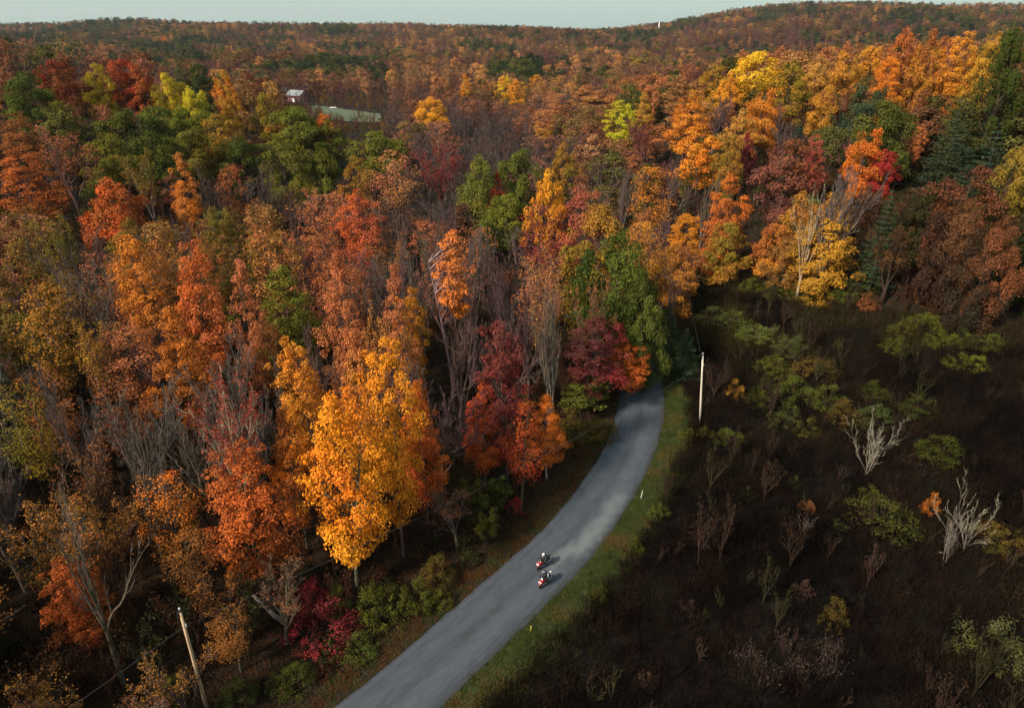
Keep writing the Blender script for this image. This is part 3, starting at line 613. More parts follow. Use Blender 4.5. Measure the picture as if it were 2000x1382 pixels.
 (1375, 242, 19, 92, 'round', 'orange', 'amber', 'orange dome left of the golden tan dome', None, None, 0),
 (1430, 262, 18, 60, 'round', 'olive', 'ochre', 'olive tree under the golden tan dome', None, None, 2),
 (1460, 258, 15, 40, 'round', 'plum', 'crimson', 'small wine red tree right of the olive tree', None, None, 1),
 (1562, 232, 16, 60, 'pine', 'pine', 'pine', 'blue-green pine behind the large wine red dome', None, None, 0),
 (1545, 268, 20, 140, 'round', 'plum', 'brown', 'large wine red dome left of the tall pale bare tree', None, None, 1),
 (1590, 262, 19, 52, 'maple', 'crimson', 'pink', 'crimson tree top rising from the large wine red dome', None, None, 0),
 (1320, 305, 20, 110, 'bare', 'mauve', 'mauve', 'purple bare tree between the bend and the wine red dome', None, 'mauve', 1),
 (1280, 322, 22, 85, 'open', 'rust', 'orange', 'tall rust orange tree behind the dark green roadside tree', None, None, 0),
 (1222, 312, 21, 85, 'bare', 'mauve', 'mauve', 'grey bare tree above the broad olive tree', None, 'gray', 4),
 (1432, 335, 22, 85, 'maple', 'rust', 'orange', 'tall rust tree with yellow skirts at the meadow edge', None, None, 1),
 (1425, 430, 14, 80, 'round', 'ochre', 'olive', 'yellow-green small tree at the foot of the tall rust tree', None, None, 2),
 (1345, 415, 15, 75, 'maple', 'amber', 'orange', 'small amber maple at the meadow edge near the bend', None, None, 0),
 (1385, 330, 20, 90, 'bare', 'mauve', 'mauve', 'bare tree with pale trunk left of the tall rust tree', None, 'gray', 3),
 (1392, 460, 11, 50, 'maple', 'redorange', 'rust', 'little red-orange maple at the meadow edge', None, None, 2),
 (1645, 305, 25, 165, 'bare', 'pale', 'pale', 'tall pale bare tree at the meadow edge, palest on the right', None, 'gray', 0),
 (1600, 350, 22, 110, 'snag', 'pale', 'pale', 'forked pale bare tree leaning left at the meadow edge', None, 'pale', 0),
 (1622, 425, 15, 110, 'round', 'amber', 'ochre', 'amber leaved tree under the tall pale bare tree', None, None, 0),
 (1545, 465, 11, 80, 'round', 'ochre', 'brown', 'dull ochre small tree left of the amber leaved tree', None, None, 2),
 (1705, 250, 17, 80, 'round', 'orange', 'redorange', 'flaming orange tree against the dark hillside', None, None, 0),
 (1735, 292, 13, 66, 'round', 'crimson', 'red', 'crimson low tree at the foot of the flaming orange tree', None, None, 2),
 (1738, 190, 20, 135, 'oak', 'dkgreen', 'green', 'large dark green dome behind the flaming orange tree', None, None, 1),
 (1700, 148, 19, 85, 'round', 'pine', 'grayolive', 'grey-green dome above the large dark green dome', None, None, 1),
 (1800, 243, 10, 28, 'maple', 'redorange', 'salmon', 'small coral tree right of the large dark green dome', None, None, 0),
 (1950, 250, 19, 150, 'pine', 'pine', 'dkgreen', 'dark pine on the shaded right hillside', None, None, 1),
 (1885, 205, 18, 110, 'pine', 'pine', 'dkgreen', 'dark pine behind, left of the shaded right pine', None, None, 0),
 (1905, 320, 19, 130, 'round', 'brown', 'umber', 'dusky brown-orange tree near the right edge', None, None, 0),
 (1985, 285, 19, 80, 'round', 'olive', 'ochre', 'olive tree cut by the right picture edge', None, None, 2),
 (1880, 390, 17, 110, 'dense', 'umber', 'brown', 'dark brown full tree below the dusky orange tree', None, 'bark', 1),
 (1970, 420, 18, 110, 'dense', 'umber', 'brown', 'dark brown rounded tree at the right edge', None, 'bark', 3),
 (1770, 50, 26, 78, 'oak', 'rust', 'redorange', 'dark orange dome crowning the right hilltop row', None, None, 0),
 (1825, 54, 26, 62, 'round', 'amber', 'rust', 'amber tree right of the dark orange hilltop dome', None, None, 1),
 (1885, 60, 25, 66, 'maple', 'orange', 'amber', 'orange tree in the hilltop row, third from the dark dome', None, None, 0),
 (1935, 60, 26, 62, 'maple', 'amber', 'ochre', 'amber-olive tree at the right end of the hilltop row', None, None, 2),
 (1715, 88, 20, 70, 'round', 'orange', 'amber', 'orange dome left below the dark orange hilltop dome', None, None, 2),
 (1655, 98, 20, 70, 'round', 'amber', 'ochre', 'amber dome second left of the dark orange hilltop dome', None, None, 0),
 (1605, 105, 19, 62, 'round', 'amber', 'tan', 'golden tan dome right of the ochre-green dome', None, None, 1),
 (1745, 110, 20, 60, 'maple', 'amber', 'orange', 'amber maple in front of the dark orange hilltop dome', None, None, 0),
 (1840, 95, 20, 60, 'maple', 'rust', 'amber', 'rust amber maple with bare stems below the hilltop row', None, 'birch', 4),
 (1900, 100, 20, 50, 'maple', 'orange', 'ochre', 'orange maple with bare stems right below the hilltop row', None, 'birch', 1),
 (1985, 40, 30, 90, 'oak', 'dkgreen', 'dkgreen', 'black-green oak at the upper right corner', None, None, 3),
 (1975, 90, 24, 70, 'pine', 'pine', 'dkgreen', 'dark pine below the black-green corner oak', None, None, 1),
 (1615, 165, 16, 50, 'round', 'ochre', 'amber', 'ochre tree between golden tan dome and blue-green pine', None, None, 0),
 (1660, 165, 15, 80, 'thin', 'brown', 'rust', 'brown thin tree left of the grey-green dome', None, 'mauve', 2),
]
for t in HERO:
    tree(*t[:8], group=t[8], twig=t[9], sub=t[10])
# dead grey trees and a small one in the field
for a in ((1715, 822, 7.5, 128, 'dead', 'bleached dead tree in the dark field, fully bare and widest', 0), (1930, 945, 8.5, 135, 'dead', 'pale dead tree near the right edge of the field', 1),
          (1880, 1000, 7, 50, 'dead', 'small crooked dead tree left of the pale dead tree', 2), (1970, 555, 6, 55, 'dead', 'little white dead tree under the right hand wood', 2), (1575, 1010, 3, 40, 'dead', 'tiny dead sapling in the open dark field', 0)):
    tree(a[0], a[1], a[2], a[3], a[4], 'pale', 'pale', a[5], twig='birch', sub=a[6])

# ------------------------------------------------------------------ the wood between them
LM = [(645, 900, 'brightest golden maple'), (452, 1000, 'red-orange maple'), (310, 580, 'big salmon pair'), (548, 600, 'olive green tree'), (870, 520, 'orange tree on white stems'), (990, 740, 'dark red maple column'),
      (1240, 560, 'big dark green tree'), (590, 330, 'fresh green oak pair'), (975, 350, 'green oak pair'), (1218, 240, 'lime yellow tree'), (1640, 430, 'tall pale bare tree'), (1738, 260, 'large dark green dome'),
      (215, 400, 'rust orange round tree'), (158, 600, 'grey vase-shaped tree'), (700, 420, 'coral pink maple'), (855, 340, 'tall maroon tree'), (1545, 330, 'large wine red dome'), (1432, 420, 'tall rust tree'),
      (1070, 370, 'glowing orange tree top'), (340, 370, 'narrow orange maple'), (110, 1000, 'corner bare tree'), (300, 1000, 'leaning bare tree'), (1905, 400, 'dusky brown-orange tree'), (757, 800, 'yellow-hearted golden maple'), (1170, 670, 'crimson maple'), (50, 620, 'left edge brown-orange tree')]
used = {}
def allowed(x, y, h):
    """how tall a tree may stand there without hiding a crown that the view shows behind it"""
    s = np.array(SEEN); px, _, _ = proj(x, y, T(x, y)); d = math.hypot(x, y); k = (np.abs(s[:, 0] - px) < s[:, 1] + 3.0 * FPX / d) & (s[:, 2] > d + 3)
    if not k.any(): return h
    lim = s[k, 3].max(); dr = ray(float(px), float(lim)); t = d / math.hypot(dr[0], dr[1]); return min(h, CAM_H + dr[2] * t - float(T(x, y)))
def lab(desc, px, py):
    d = sorted((math.hypot(px - a, (py - b) * 1.2), a, b, c) for a, b, c in LM)
    for dist, a, b, c in d[:4]:
        dx, dy = px - a, py - b
        rel = ('left of' if dx < 0 else 'right of') if abs(dx) > abs(dy) else ('behind' if dy < 0 else 'in front of')
        s = f'{desc} {rel} the {c}'
        if s not in used: used[s] = 1; return s
    return s
def free(x, y, rad, k=.66):
    return all((x - a) ** 2 + (y - b) ** 2 > (k * (rad + c)) ** 2 for a, b, c in placed)
def farm_clear(px, d): return ((545 < px < 625) and 300 < d < 575) or ((600 < px < 765) and 228 < d < 575) or ((465 < px < 500) and 330 < d < 560)
SZ = ['slim', 'broad', 'tall', 'short', 'crooked']
def zone(px, py, d, r):
    """kind, colours, twig colour, words"""
    u = r.random()
    if 560 < px < 1210 and py > 330:
        if u < .78: return 'bare', 'mauve', 'mauve', ('mauve' if u < .55 else 'gray'), 'purple-grey bare tree'
        if u < .92: return 'thin', 'salmon', 'rust', 'mauve', 'half-bare salmon tree'
        return 'open', 'rust', 'salmon', None, 'loose rust tree'
    if px <= 560 and py > 640:
        if u < .40: return 'bare', 'gray', 'gray', 'gray', 'dim grey bare tree'
        if u < .75: return 'thin', 'rust', 'ochre', 'bark', 'sparse rust tree'
        return 'open', 'rust', 'brown', None, 'loose brown tree'
    if px <= 560:
        if u < .32: return 'bare', 'gray', 'gray', ('mauve' if u < .2 else 'gray'), 'grey bare tree'
        if u < .60: return 'thin', 'ochre', 'rust', 'mauve', 'sparse ochre tree'
        if u < .85: return 'open', 'rust', 'salmon', None, 'loose rusty tree'
        return 'maple', 'olive', 'brown', None, 'olive brown tree'
    if px > 1690 and py > 150:
        if u < .42: return 'pine', 'pine', 'dkgreen', None, 'black-green pine'
        if u < .62: return 'dense', 'dkgreen', 'umber', None, 'dark olive tree'
        if u < .85: return 'thin', 'umber', 'brown', 'umber', 'dark brown half-bare tree'
        return 'bare', 'umber', 'umber', 'umber', 'dark bare tree'
    if px > 1210:
        if u < .34: return 'bare', 'mauve', 'mauve', 'mauve', 'mauve bare tree'
        if u < .60: return 'open', 'rust', 'amber', None, 'loose rust-gold tree'
        if u < .82: return 'round', 'amber', 'rust', None, 'amber domed tree'
        return 'thin', 'plum', 'rust', 'plum', 'thin plum tree'
    if u < .4: return 'bare', 'mauve', 'mauve', 'mauve', 'mauve bare tree'
    if u < .75: return 'open', 'rust', 'salmon', None, 'loose dusty orange tree'
    return 'round', 'rust', 'olive', None, 'dusky domed tree'
r = np.random.default_rng(5); nfill = 0
cand = [(x + r.uniform(-2.6, 2.6), y + r.uniform(-2.6, 2.6)) for y in np.arange(24, 205, 5.6) for x in np.arange(-175, 190, 5.6)]
cand.sort(key=lambda p: p[0] ** 2 + p[1] ** 2)
FILL_FAR = 0
for x, y in cand:
    if nfill >= 185: break
    g = float(T(x, y)); px, pyb, dep = proj(x, y, g)
    if not (-120 < px < 2120) or pyb > 1560: continue
    ro_ = float(road_off(np.array([x]), np.array([y]))[0])
    if abs(ro_) < 8.5 or bool(meadow_mask(np.array([x]), np.array([y]))[0]): continue
    h = r.uniform(15, 20) if y < 60 else r.uniform(16, 22)
    if ro_ < 0 and ro_ > -16: h = r.uniform(6, 10)
    h = allowed(x, y, h)
    if h < 5: continue
    rad = r.uniform(2.6, 3.6) if h > 12 else 1.8
    if not free(x, y, rad): continue
    pt = proj(x, y, g + h); px, py = float(pt[0]), float(pt[1])
    if py < -50 or py > 1400 : continue
    k, a, b_, tw, words = zone(px, py, dep, r)
    if h < 12 and k == 'bare': k, words = 'thin', 'roadside sapling'; a = 'rust'
    ll = lab(f'{SZ[int(r.integers(5))]} {words}', px, py)
    place(k, x, y, h, rad * (3.1 if k in ('bare', 'thin') else 2.8), P[a], P[b_], ll, 'trees of the wood between the bright crowns', tw); placed.append((x, y, rad)); nfill += 1; FILL_FAR = math.hypot(x, y)
print('heroes', len(HERO), 'fill', nfill, 'out to', FILL_FAR)
# ------------------------------------------------------------------ shrubs one can pick out
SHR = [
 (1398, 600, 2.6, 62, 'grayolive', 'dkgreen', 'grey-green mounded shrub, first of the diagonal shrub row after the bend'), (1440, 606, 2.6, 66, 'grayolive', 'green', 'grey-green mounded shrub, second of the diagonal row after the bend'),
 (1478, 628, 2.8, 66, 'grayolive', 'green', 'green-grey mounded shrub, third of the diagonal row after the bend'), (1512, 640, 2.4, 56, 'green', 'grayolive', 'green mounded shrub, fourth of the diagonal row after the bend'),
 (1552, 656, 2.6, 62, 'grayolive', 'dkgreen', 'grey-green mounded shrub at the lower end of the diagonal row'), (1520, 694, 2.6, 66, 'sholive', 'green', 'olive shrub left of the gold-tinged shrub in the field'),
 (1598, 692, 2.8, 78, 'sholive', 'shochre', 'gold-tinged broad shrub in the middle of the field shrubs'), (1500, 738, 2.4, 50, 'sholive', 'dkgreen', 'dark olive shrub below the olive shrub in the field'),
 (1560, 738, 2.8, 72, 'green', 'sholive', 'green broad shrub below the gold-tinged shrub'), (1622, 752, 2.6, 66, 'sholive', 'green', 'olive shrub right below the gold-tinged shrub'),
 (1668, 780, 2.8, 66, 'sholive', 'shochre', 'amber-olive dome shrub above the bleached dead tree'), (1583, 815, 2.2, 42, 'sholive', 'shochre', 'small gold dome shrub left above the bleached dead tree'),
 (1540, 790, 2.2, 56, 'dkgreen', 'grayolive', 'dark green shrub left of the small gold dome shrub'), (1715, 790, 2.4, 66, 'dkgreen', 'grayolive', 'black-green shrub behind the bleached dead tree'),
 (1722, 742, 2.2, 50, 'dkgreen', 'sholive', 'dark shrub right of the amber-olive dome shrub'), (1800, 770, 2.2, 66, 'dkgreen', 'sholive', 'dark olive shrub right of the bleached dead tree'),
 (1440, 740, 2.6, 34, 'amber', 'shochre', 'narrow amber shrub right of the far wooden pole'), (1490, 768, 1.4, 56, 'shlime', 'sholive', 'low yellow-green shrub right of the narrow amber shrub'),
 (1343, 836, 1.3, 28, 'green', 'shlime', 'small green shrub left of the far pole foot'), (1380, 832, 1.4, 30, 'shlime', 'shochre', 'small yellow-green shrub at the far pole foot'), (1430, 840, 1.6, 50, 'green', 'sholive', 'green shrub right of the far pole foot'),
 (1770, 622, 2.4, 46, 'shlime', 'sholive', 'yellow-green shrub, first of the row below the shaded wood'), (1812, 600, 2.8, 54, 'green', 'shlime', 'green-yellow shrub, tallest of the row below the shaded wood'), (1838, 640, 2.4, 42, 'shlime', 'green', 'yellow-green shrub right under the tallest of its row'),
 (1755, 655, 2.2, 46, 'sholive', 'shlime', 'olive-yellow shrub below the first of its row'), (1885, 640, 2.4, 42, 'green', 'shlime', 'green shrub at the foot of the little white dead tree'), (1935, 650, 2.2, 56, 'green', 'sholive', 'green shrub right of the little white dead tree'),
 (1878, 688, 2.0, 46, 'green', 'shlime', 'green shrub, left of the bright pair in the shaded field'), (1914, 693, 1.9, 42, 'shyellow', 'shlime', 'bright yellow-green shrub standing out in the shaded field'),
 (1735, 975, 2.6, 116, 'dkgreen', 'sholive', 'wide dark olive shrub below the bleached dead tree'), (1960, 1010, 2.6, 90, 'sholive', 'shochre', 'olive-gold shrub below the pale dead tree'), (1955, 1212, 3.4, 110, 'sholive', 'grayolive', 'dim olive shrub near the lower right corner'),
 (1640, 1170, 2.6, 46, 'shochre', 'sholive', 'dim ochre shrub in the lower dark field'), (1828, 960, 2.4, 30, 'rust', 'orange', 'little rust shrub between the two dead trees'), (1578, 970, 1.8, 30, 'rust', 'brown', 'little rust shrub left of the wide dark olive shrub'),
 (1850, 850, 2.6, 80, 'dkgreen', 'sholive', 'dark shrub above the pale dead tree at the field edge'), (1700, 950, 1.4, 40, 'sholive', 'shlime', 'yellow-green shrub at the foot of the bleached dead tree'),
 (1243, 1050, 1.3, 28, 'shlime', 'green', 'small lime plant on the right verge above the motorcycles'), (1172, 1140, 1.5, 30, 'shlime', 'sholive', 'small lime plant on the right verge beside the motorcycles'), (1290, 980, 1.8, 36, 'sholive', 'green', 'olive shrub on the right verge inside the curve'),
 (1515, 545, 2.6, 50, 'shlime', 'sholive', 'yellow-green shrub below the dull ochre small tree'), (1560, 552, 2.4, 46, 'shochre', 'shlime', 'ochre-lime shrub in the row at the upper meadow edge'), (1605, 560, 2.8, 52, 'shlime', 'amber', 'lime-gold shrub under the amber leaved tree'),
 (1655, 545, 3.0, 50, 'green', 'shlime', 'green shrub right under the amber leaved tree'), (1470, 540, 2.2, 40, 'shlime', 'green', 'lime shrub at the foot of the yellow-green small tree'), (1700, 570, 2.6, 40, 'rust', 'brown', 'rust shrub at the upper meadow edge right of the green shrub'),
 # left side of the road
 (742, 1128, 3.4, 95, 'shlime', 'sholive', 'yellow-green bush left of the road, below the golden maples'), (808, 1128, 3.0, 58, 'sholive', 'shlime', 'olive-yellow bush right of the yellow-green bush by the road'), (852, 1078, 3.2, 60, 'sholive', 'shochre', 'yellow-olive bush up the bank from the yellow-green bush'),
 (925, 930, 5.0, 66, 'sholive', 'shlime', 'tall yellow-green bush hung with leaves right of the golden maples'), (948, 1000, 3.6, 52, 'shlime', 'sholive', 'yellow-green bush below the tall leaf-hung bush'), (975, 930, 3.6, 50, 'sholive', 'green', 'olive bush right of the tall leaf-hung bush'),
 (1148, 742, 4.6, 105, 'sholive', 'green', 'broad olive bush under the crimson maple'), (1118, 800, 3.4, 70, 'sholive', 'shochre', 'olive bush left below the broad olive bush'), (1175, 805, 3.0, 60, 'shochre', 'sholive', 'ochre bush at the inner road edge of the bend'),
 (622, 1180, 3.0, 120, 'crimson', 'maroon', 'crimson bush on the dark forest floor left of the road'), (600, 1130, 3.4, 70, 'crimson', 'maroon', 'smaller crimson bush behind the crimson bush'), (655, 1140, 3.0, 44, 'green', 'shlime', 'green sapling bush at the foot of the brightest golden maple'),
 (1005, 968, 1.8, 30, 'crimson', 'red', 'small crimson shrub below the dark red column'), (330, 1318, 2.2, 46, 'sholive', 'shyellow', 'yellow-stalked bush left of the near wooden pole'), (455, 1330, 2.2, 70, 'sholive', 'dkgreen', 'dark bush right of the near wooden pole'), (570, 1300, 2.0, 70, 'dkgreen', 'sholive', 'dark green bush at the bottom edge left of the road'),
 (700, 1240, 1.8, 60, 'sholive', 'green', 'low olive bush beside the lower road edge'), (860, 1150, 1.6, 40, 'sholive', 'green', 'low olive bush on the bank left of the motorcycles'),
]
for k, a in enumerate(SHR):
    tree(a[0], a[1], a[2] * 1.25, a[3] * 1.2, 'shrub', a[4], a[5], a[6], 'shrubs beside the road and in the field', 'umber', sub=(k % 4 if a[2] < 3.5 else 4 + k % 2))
for a in ((1312, 588, 12, 76, 'pine', 'pine', 'dkgreen', 'dark conifer on the right side of the bend', None, 0), (1345, 640, 8.5, 66, 'pine', 'pine', 'dkgreen', 'lower dark conifer right of the bend near the pole', None, 1),
          (1318, 488, 15, 100, 'thin', 'brown', 'rust', 'brown half-bare tree right of the big dark green tree', 'mauve', 0), (1405, 700, 7, 60, 'bare', 'mauve', 'mauve', 'thin dark bare sapling right of the far pole', 'umber', 1),
          (1310, 905, 5.5, 50, 'bare', 'mauve', 'mauve', 'small bare sapling on the right verge inside the curve', 'umber', 2), (1425, 690, 7.5, 40, 'bare', 'mauve', 'mauve', 'taller dark bare sapling behind the narrow amber shrub', 'umber', 0)):
    tree(*a[:8], twig=a[8], sub=a[9])

# ------------------------------------------------------------------ wooden poles and their cable
def wood_mat(name, ca, cb):
    m, n, l = newmat(name); b = n['Principled BSDF']; b.inputs['Roughness'].default_value = .85; tc = n.new('ShaderNodeTexCoord'); mp = n.new('ShaderNodeMapping'); mp.inputs['Scale'].default_value = (9, 9, .5); l.new(tc.outputs['Object'], mp.inputs[0])
    l.new(ramp(n, l, noise(n, l, 2.5, 8, mp.outputs[0]).outputs['Fac'], [(.3, ca), (.6, cb), (.8, tuple(x * .55 for x in cb))]).outputs[0], b.inputs['Base Color']); return m
M_POLE = wood_mat('weathered_pole', (.30, .17, .09), (.52, .37, .24)); M_POLE2 = wood_mat('grey_pole', (.45, .40, .34), (.62, .56, .48))
M_DARK = plain('dark_metal', (.03, .03, .035), .5, .4); M_CABLE = plain('cable', (.05, .05, .055), .6); M_PORC = plain('porcelain', (.55, .55, .56), .3)
def pole(px, py, h, mat, label, twist, lean=0.0):
    x, y, _ = hit(px, py, h); x += h * math.sin(lean); z0 = float(T(x, y)); e = bpy.data.objects.new('utility_pole', None); col.objects.link(e); e.location = (x, y, z0); tag(e, label, 'utility pole', 'utility poles beside the road'); e.rotation_euler = (0, -lean, 0)
    MB().tube(np.array([[0, 0, -.5], [0, 0, h * .35], [.03, 0, h * .7], [.05, 0, h - .05]]), [.15, .135, .12, .105], 12, True).obj('shaft', mat, e, True)
    MB().tube(np.array([[.05, 0, h - .12], [.05, 0, h + .03]]), [.15, .14], 12, True).obj('cap', M_DARK, e)
    b = MB().tube(np.array([[.05, 0, h - .1], [.05, 0, h + .12]]), [.03, .03], 8, True).ball((.05, 0, h + .16), .08, 10, 6); b.obj('insulator', M_PORC, e)
    MB().tube(np.array([[-.12, -.1, h - .35], [.22, .1, h - .35]]), [.04, .04], 8, True).tube(np.array([[-.1, -.14, h - .55], [-.1, -.14, h - .15]]), [.06, .06], 8, True).obj('bracket', M_DARK, e)
    MB().tube(np.array([[.2, 0, h - 1.7], [.2, 0, h - 1.4]]), [.05, .05], 8, True).box((.12, 0, h - 1.55), (.22, .05, .05)).obj('cable_clamp', M_PORC, e)
    for q in (3.2, 4.9): MB().tube(np.array([[0, 0, h - q], [.32, .05, h - q + .02]]), [.02, .02], 6, True).obj('step_bolt', M_DARK, e)
    return x - (h - 1.55) * math.sin(lean) + .2, y, z0 + h - 1.55
pa = pole(350, 1192, 11.0, M_POLE, 'near weathered orange-brown wooden pole at the bottom left', .4)
pb = pole(1372, 692, 10.8, M_POLE2, 'far pale wooden pole standing right of the road bend', 1.0, R(5))
def wire(a, b, sag, label):
    t = np.linspace(0, 1, 40)[:, None]; pts = np.array(a) * (1 - t) + np.array(b) * t; pts[:, 2] -= (sag * 4 * t * (1 - t))[:, 0]
    tag(MB().tube(pts, .014, 5).obj('overhead_cable', M_CABLE, None, True), label, 'cable', 'overhead cables between the poles')
wire(pa, pb, 1.3, 'cable strung across the road between near and far pole')
wire(pa, (pa[0] - 20, pa[1] - 26, pa[2] + .3), .7, 'cable running from the near pole out of the picture')
wire(pb, (pb[0] + 8, pb[1] + 46, pb[2] - .5), 1.0, 'cable running from the far pole towards the wood')

# fallen log, leaning stem, verge markers
lg = flat(525, 1195); M_LOG = wood_mat('log_bark', (.10, .085, .07), (.20, .17, .14))
e = bpy.data.objects.new('fallen_log', None); col.objects.link(e); e.location = (lg[0], lg[1], .3); e.rotation_euler = (0, 0, R(-38)); tag(e, 'fallen grey log lying on the dark forest floor', 'log')
MB().tube(np.array([[-2.4, 0, .35], [-.8, .05, .12], [1.0, -.05, .02], [2.6, .1, -.05]]), [.16, .2, .23, .26], 9, True).obj('stem', M_LOG, e, True)
MB().tube(np.array([[-.6, 0, .2], [-1.3, .5, .8], [-1.8, .7, 1.5]]), [.08, .06, .03], 6, True).obj('branch_stub', M_LOG, e, True)
M_YEL = plain('marker_yellow', (.62, .46, .05), .5); M_WHT = plain('marker_white', (.75, .75, .72), .5)
for px, py, h, mt, lb in ((1252, 972, 1.1, M_WHT, 'white marker post on the right verge in the curve'), (1036, 1232, .7, M_YEL, 'short yellow marker on the lower right verge')):
    x, y = flat(px, py); e = bpy.data.objects.new('marker_post', None); col.objects.link(e); e.location = (x, y, 0); e.rotation_euler = (.08, .05, .3); tag(e, lb, 'marker post', 'verge markers')
    MB().box((0, 0, h / 2), (.10, .03, h)).obj('post', mt, e); MB().box((0, -.02, h - .12), (.07, .012, .14)).obj('reflector', M_YEL if mt is M_WHT else M_WHT, e)

# ------------------------------------------------------------------ motorcycles and riders
M_RED = plain('red_paint', (.62, .015, .02), .25, 0, .05); M_BLK = plain('black_plastic', (.012, .012, .014), .45); M_TYRE = plain('tyre_rubber', (.015, .015, .016), .9); M_RIM = plain('rim_metal', (.25, .25, .26), .35, .8)
M_CHR = plain('steel', (.5, .5, .52), .3, .9); M_LAMP = plain('headlamp_glow', (.9, .9, .85), .3, emit=(1, .97, .9, 9)); M_SCRN = plain('smoked_screen', (.05, .055, .06), .1); M_WPT = plain('white_paint', (.8, .8, .8), .35)
M_LTH = plain('black_leather', (.014, .014, .016), .55, 0, .3, 20); M_NAVY = plain('navy_helmet', (.02, .035, .075), .25); M_WHEL = plain('white_helmet', (.82, .83, .82), .25); M_VIS = plain('dark_visor', (.01, .012, .016), .12); M_GREYF = plain('grey_fabric', (.16, .16, .17), .8)
def torus_wheel(mb, cx, cz, Rr, rr, n=28, k=8):
    a = np.linspace(0, 2 * math.pi, n + 1); pts = np.stack([cx + Rr * np.cos(a), 0 * a, cz + Rr * np.sin(a)], 1)
    V, F = [], []
    for i in range(n):
        for j in range(k):
            p = 2 * math.pi * j / k; V.append((cx + (Rr + rr * math.cos(p)) * math.cos(a[i]), rr * 1.1 * math.sin(p), cz + (Rr + rr * math.cos(p)) * math.sin(a[i])))
    for i in range(n):
        for j in range(k):
            A_, B_, C_, D_ = i*k + j, i*k + (j+1) % k, ((i+1) % n)*k + (j+1) % k, ((i+1) % n)*k + j; F += [(A_, B_, C_), (A_, C_, D_)]
    mb.add(V, F); return mb
def ell(cx, cz, cy_w, h, n=12):
    """cross-section ring in the YZ plane"""
    a = np.linspace(0, 2 * math.pi, n, endpoint=False); return np.stack([np.full(n, cx), np.sign(np.cos(a)) * np.abs(np.cos(a)) ** .8 * cy_w, cz + np.sign(np.sin(a)) * np.abs(np.sin(a)) ** .8 * h], 1)
def motorcycle(loc, rz, lean, white_tail, label):
    e = bpy.data.objects.new('motorcycle', None); col.objects.link(e); e.location = loc; e.rotation_euler = (lean, 0, rz); tag(e, label, 'motorcycle', 'motorcycles riding on the road')
    for cx in (.72, -.70):
        w = torus_wheel(MB(), cx, .32, .25, .07).obj('wheel', M_TYRE, e, True); rm_ = torus_wheel(MB(), cx, .32, .19, .018)
        for q in range(5): rm_.tube(np.array([[cx, 0, .32], [cx + .19 * math.cos(q * 1.2566), 0, .32 + .19 * math.sin(q * 1.2566)]]), [.022, .016], 5)
        rm_.obj('rim', M_RIM, w)
        MB().tube(np.array([[cx, -.06, .32], [cx, -.055, .32]]), [.14, .14], 16, True).obj('brake_disc', M_CHR, w)
    for s in (-1, 1): MB().tube(np.array([[.72, s * .11, .32], [.50, s * .10, .92]]), [.032, .028], 8, True).obj('fork', M_CHR, e, True)
    MB().loft([ell(.98, .60, .03, .02), ell(.90, .66, .06, .04), ell(.72, .70, .07, .03), ell(.52, .68, .05, .03)]).obj('front_mudguard', M_RED, e, True)
    MB().loft([ell(.42, .50, .10, .12), ell(.20, .48, .17, .20), ell(-.10, .46, .18, .20), ell(-.32, .48, .12, .14)]).obj('engine', M_BLK, e, True)
    fa = MB().loft([ell(.98, .86, .05, .05), ell(.90, .90, .15, .11), ell(.72, .90, .21, .17), ell(.50, .84, .23, .20), ell(.28, .74, .21, .18), ell(.15, .68, .16, .13)]).obj('fairing', M_RED, e, True)
    for s in (-1, 1): MB().ball((.935, s * .07, .875), (.035, .05, .035)).obj('headlight', M_LAMP, fa, True)
    MB().loft([ell(.83, 1.00, .10, .015), ell(.74, 1.12, .15, .012), ell(.62, 1.24, .14, .010), ell(.55, 1.30, .09, .008)]).obj('windscreen', M_SCRN, e, True)
    MB().loft([ell(.36, .88, .10, .07), ell(.22, .96, .17, .12), ell(.02, .95, .17, .12), ell(-.14, .86, .10, .07)]).obj('fuel_tank', M_BLK, e, True)
    MB().loft([ell(-.10, .82, .11, .05), ell(-.30, .80, .17, .05), ell(-.55, .84, .15, .05), ell(-.72, .90, .10, .04)]).obj('seat', M_BLK, e, True)
    MB().loft([ell(-.45, .76, .14, .05), ell(-.70, .84, .13, .06), ell(-.92, .93, .07, .05), ell(-1.0, .95, .03, .02)]).obj('tail', M_WPT if white_tail else M_BLK, e, True)
    MB().box((-1.0, 0, .92), (.03, .12, .05)).obj('tail_light', M_RED, e)
    hb = MB().tube(np.array([[.38, -.36, 1.06], [.46, -.20, 1.04], [.48, 0, 1.02], [.46, .20, 1.04], [.38, .36, 1.06]]), .018, 8, True).obj('handlebar', M_BLK, e, True)
    for s in (-1, 1):
        MB().tube(np.array([[.50, s * .22, 1.06], [.56, s * .33, 1.20]]), [.008, .008], 5).ball((.56, s * .36, 1.22), (.02, .06, .035), 8, 6).obj('mirror', M_BLK, hb, True)
        MB().tube(np.array([[.34, s * .20, .45], [-.30, s * .22, .36], [-.90, s * .20, .52]]), [.03, .035, .055], 8, True).obj('exhaust', M_CHR, e, True)
        MB().tube(np.array([[-.18, s * .18, .40], [-.18, s * .34, .40]]), [.02, .02], 6, True).obj('footpeg', M_CHR, e)
    MB().tube(np.array([[-.70, .09, .32], [-.25, .10, .42]]), [.03, .035], 6, True).tube(np.array([[-.70, -.09, .32], [-.25, -.10, .42]]), [.03, .035], 6, True).obj('swingarm', M_RIM, e)
    return e
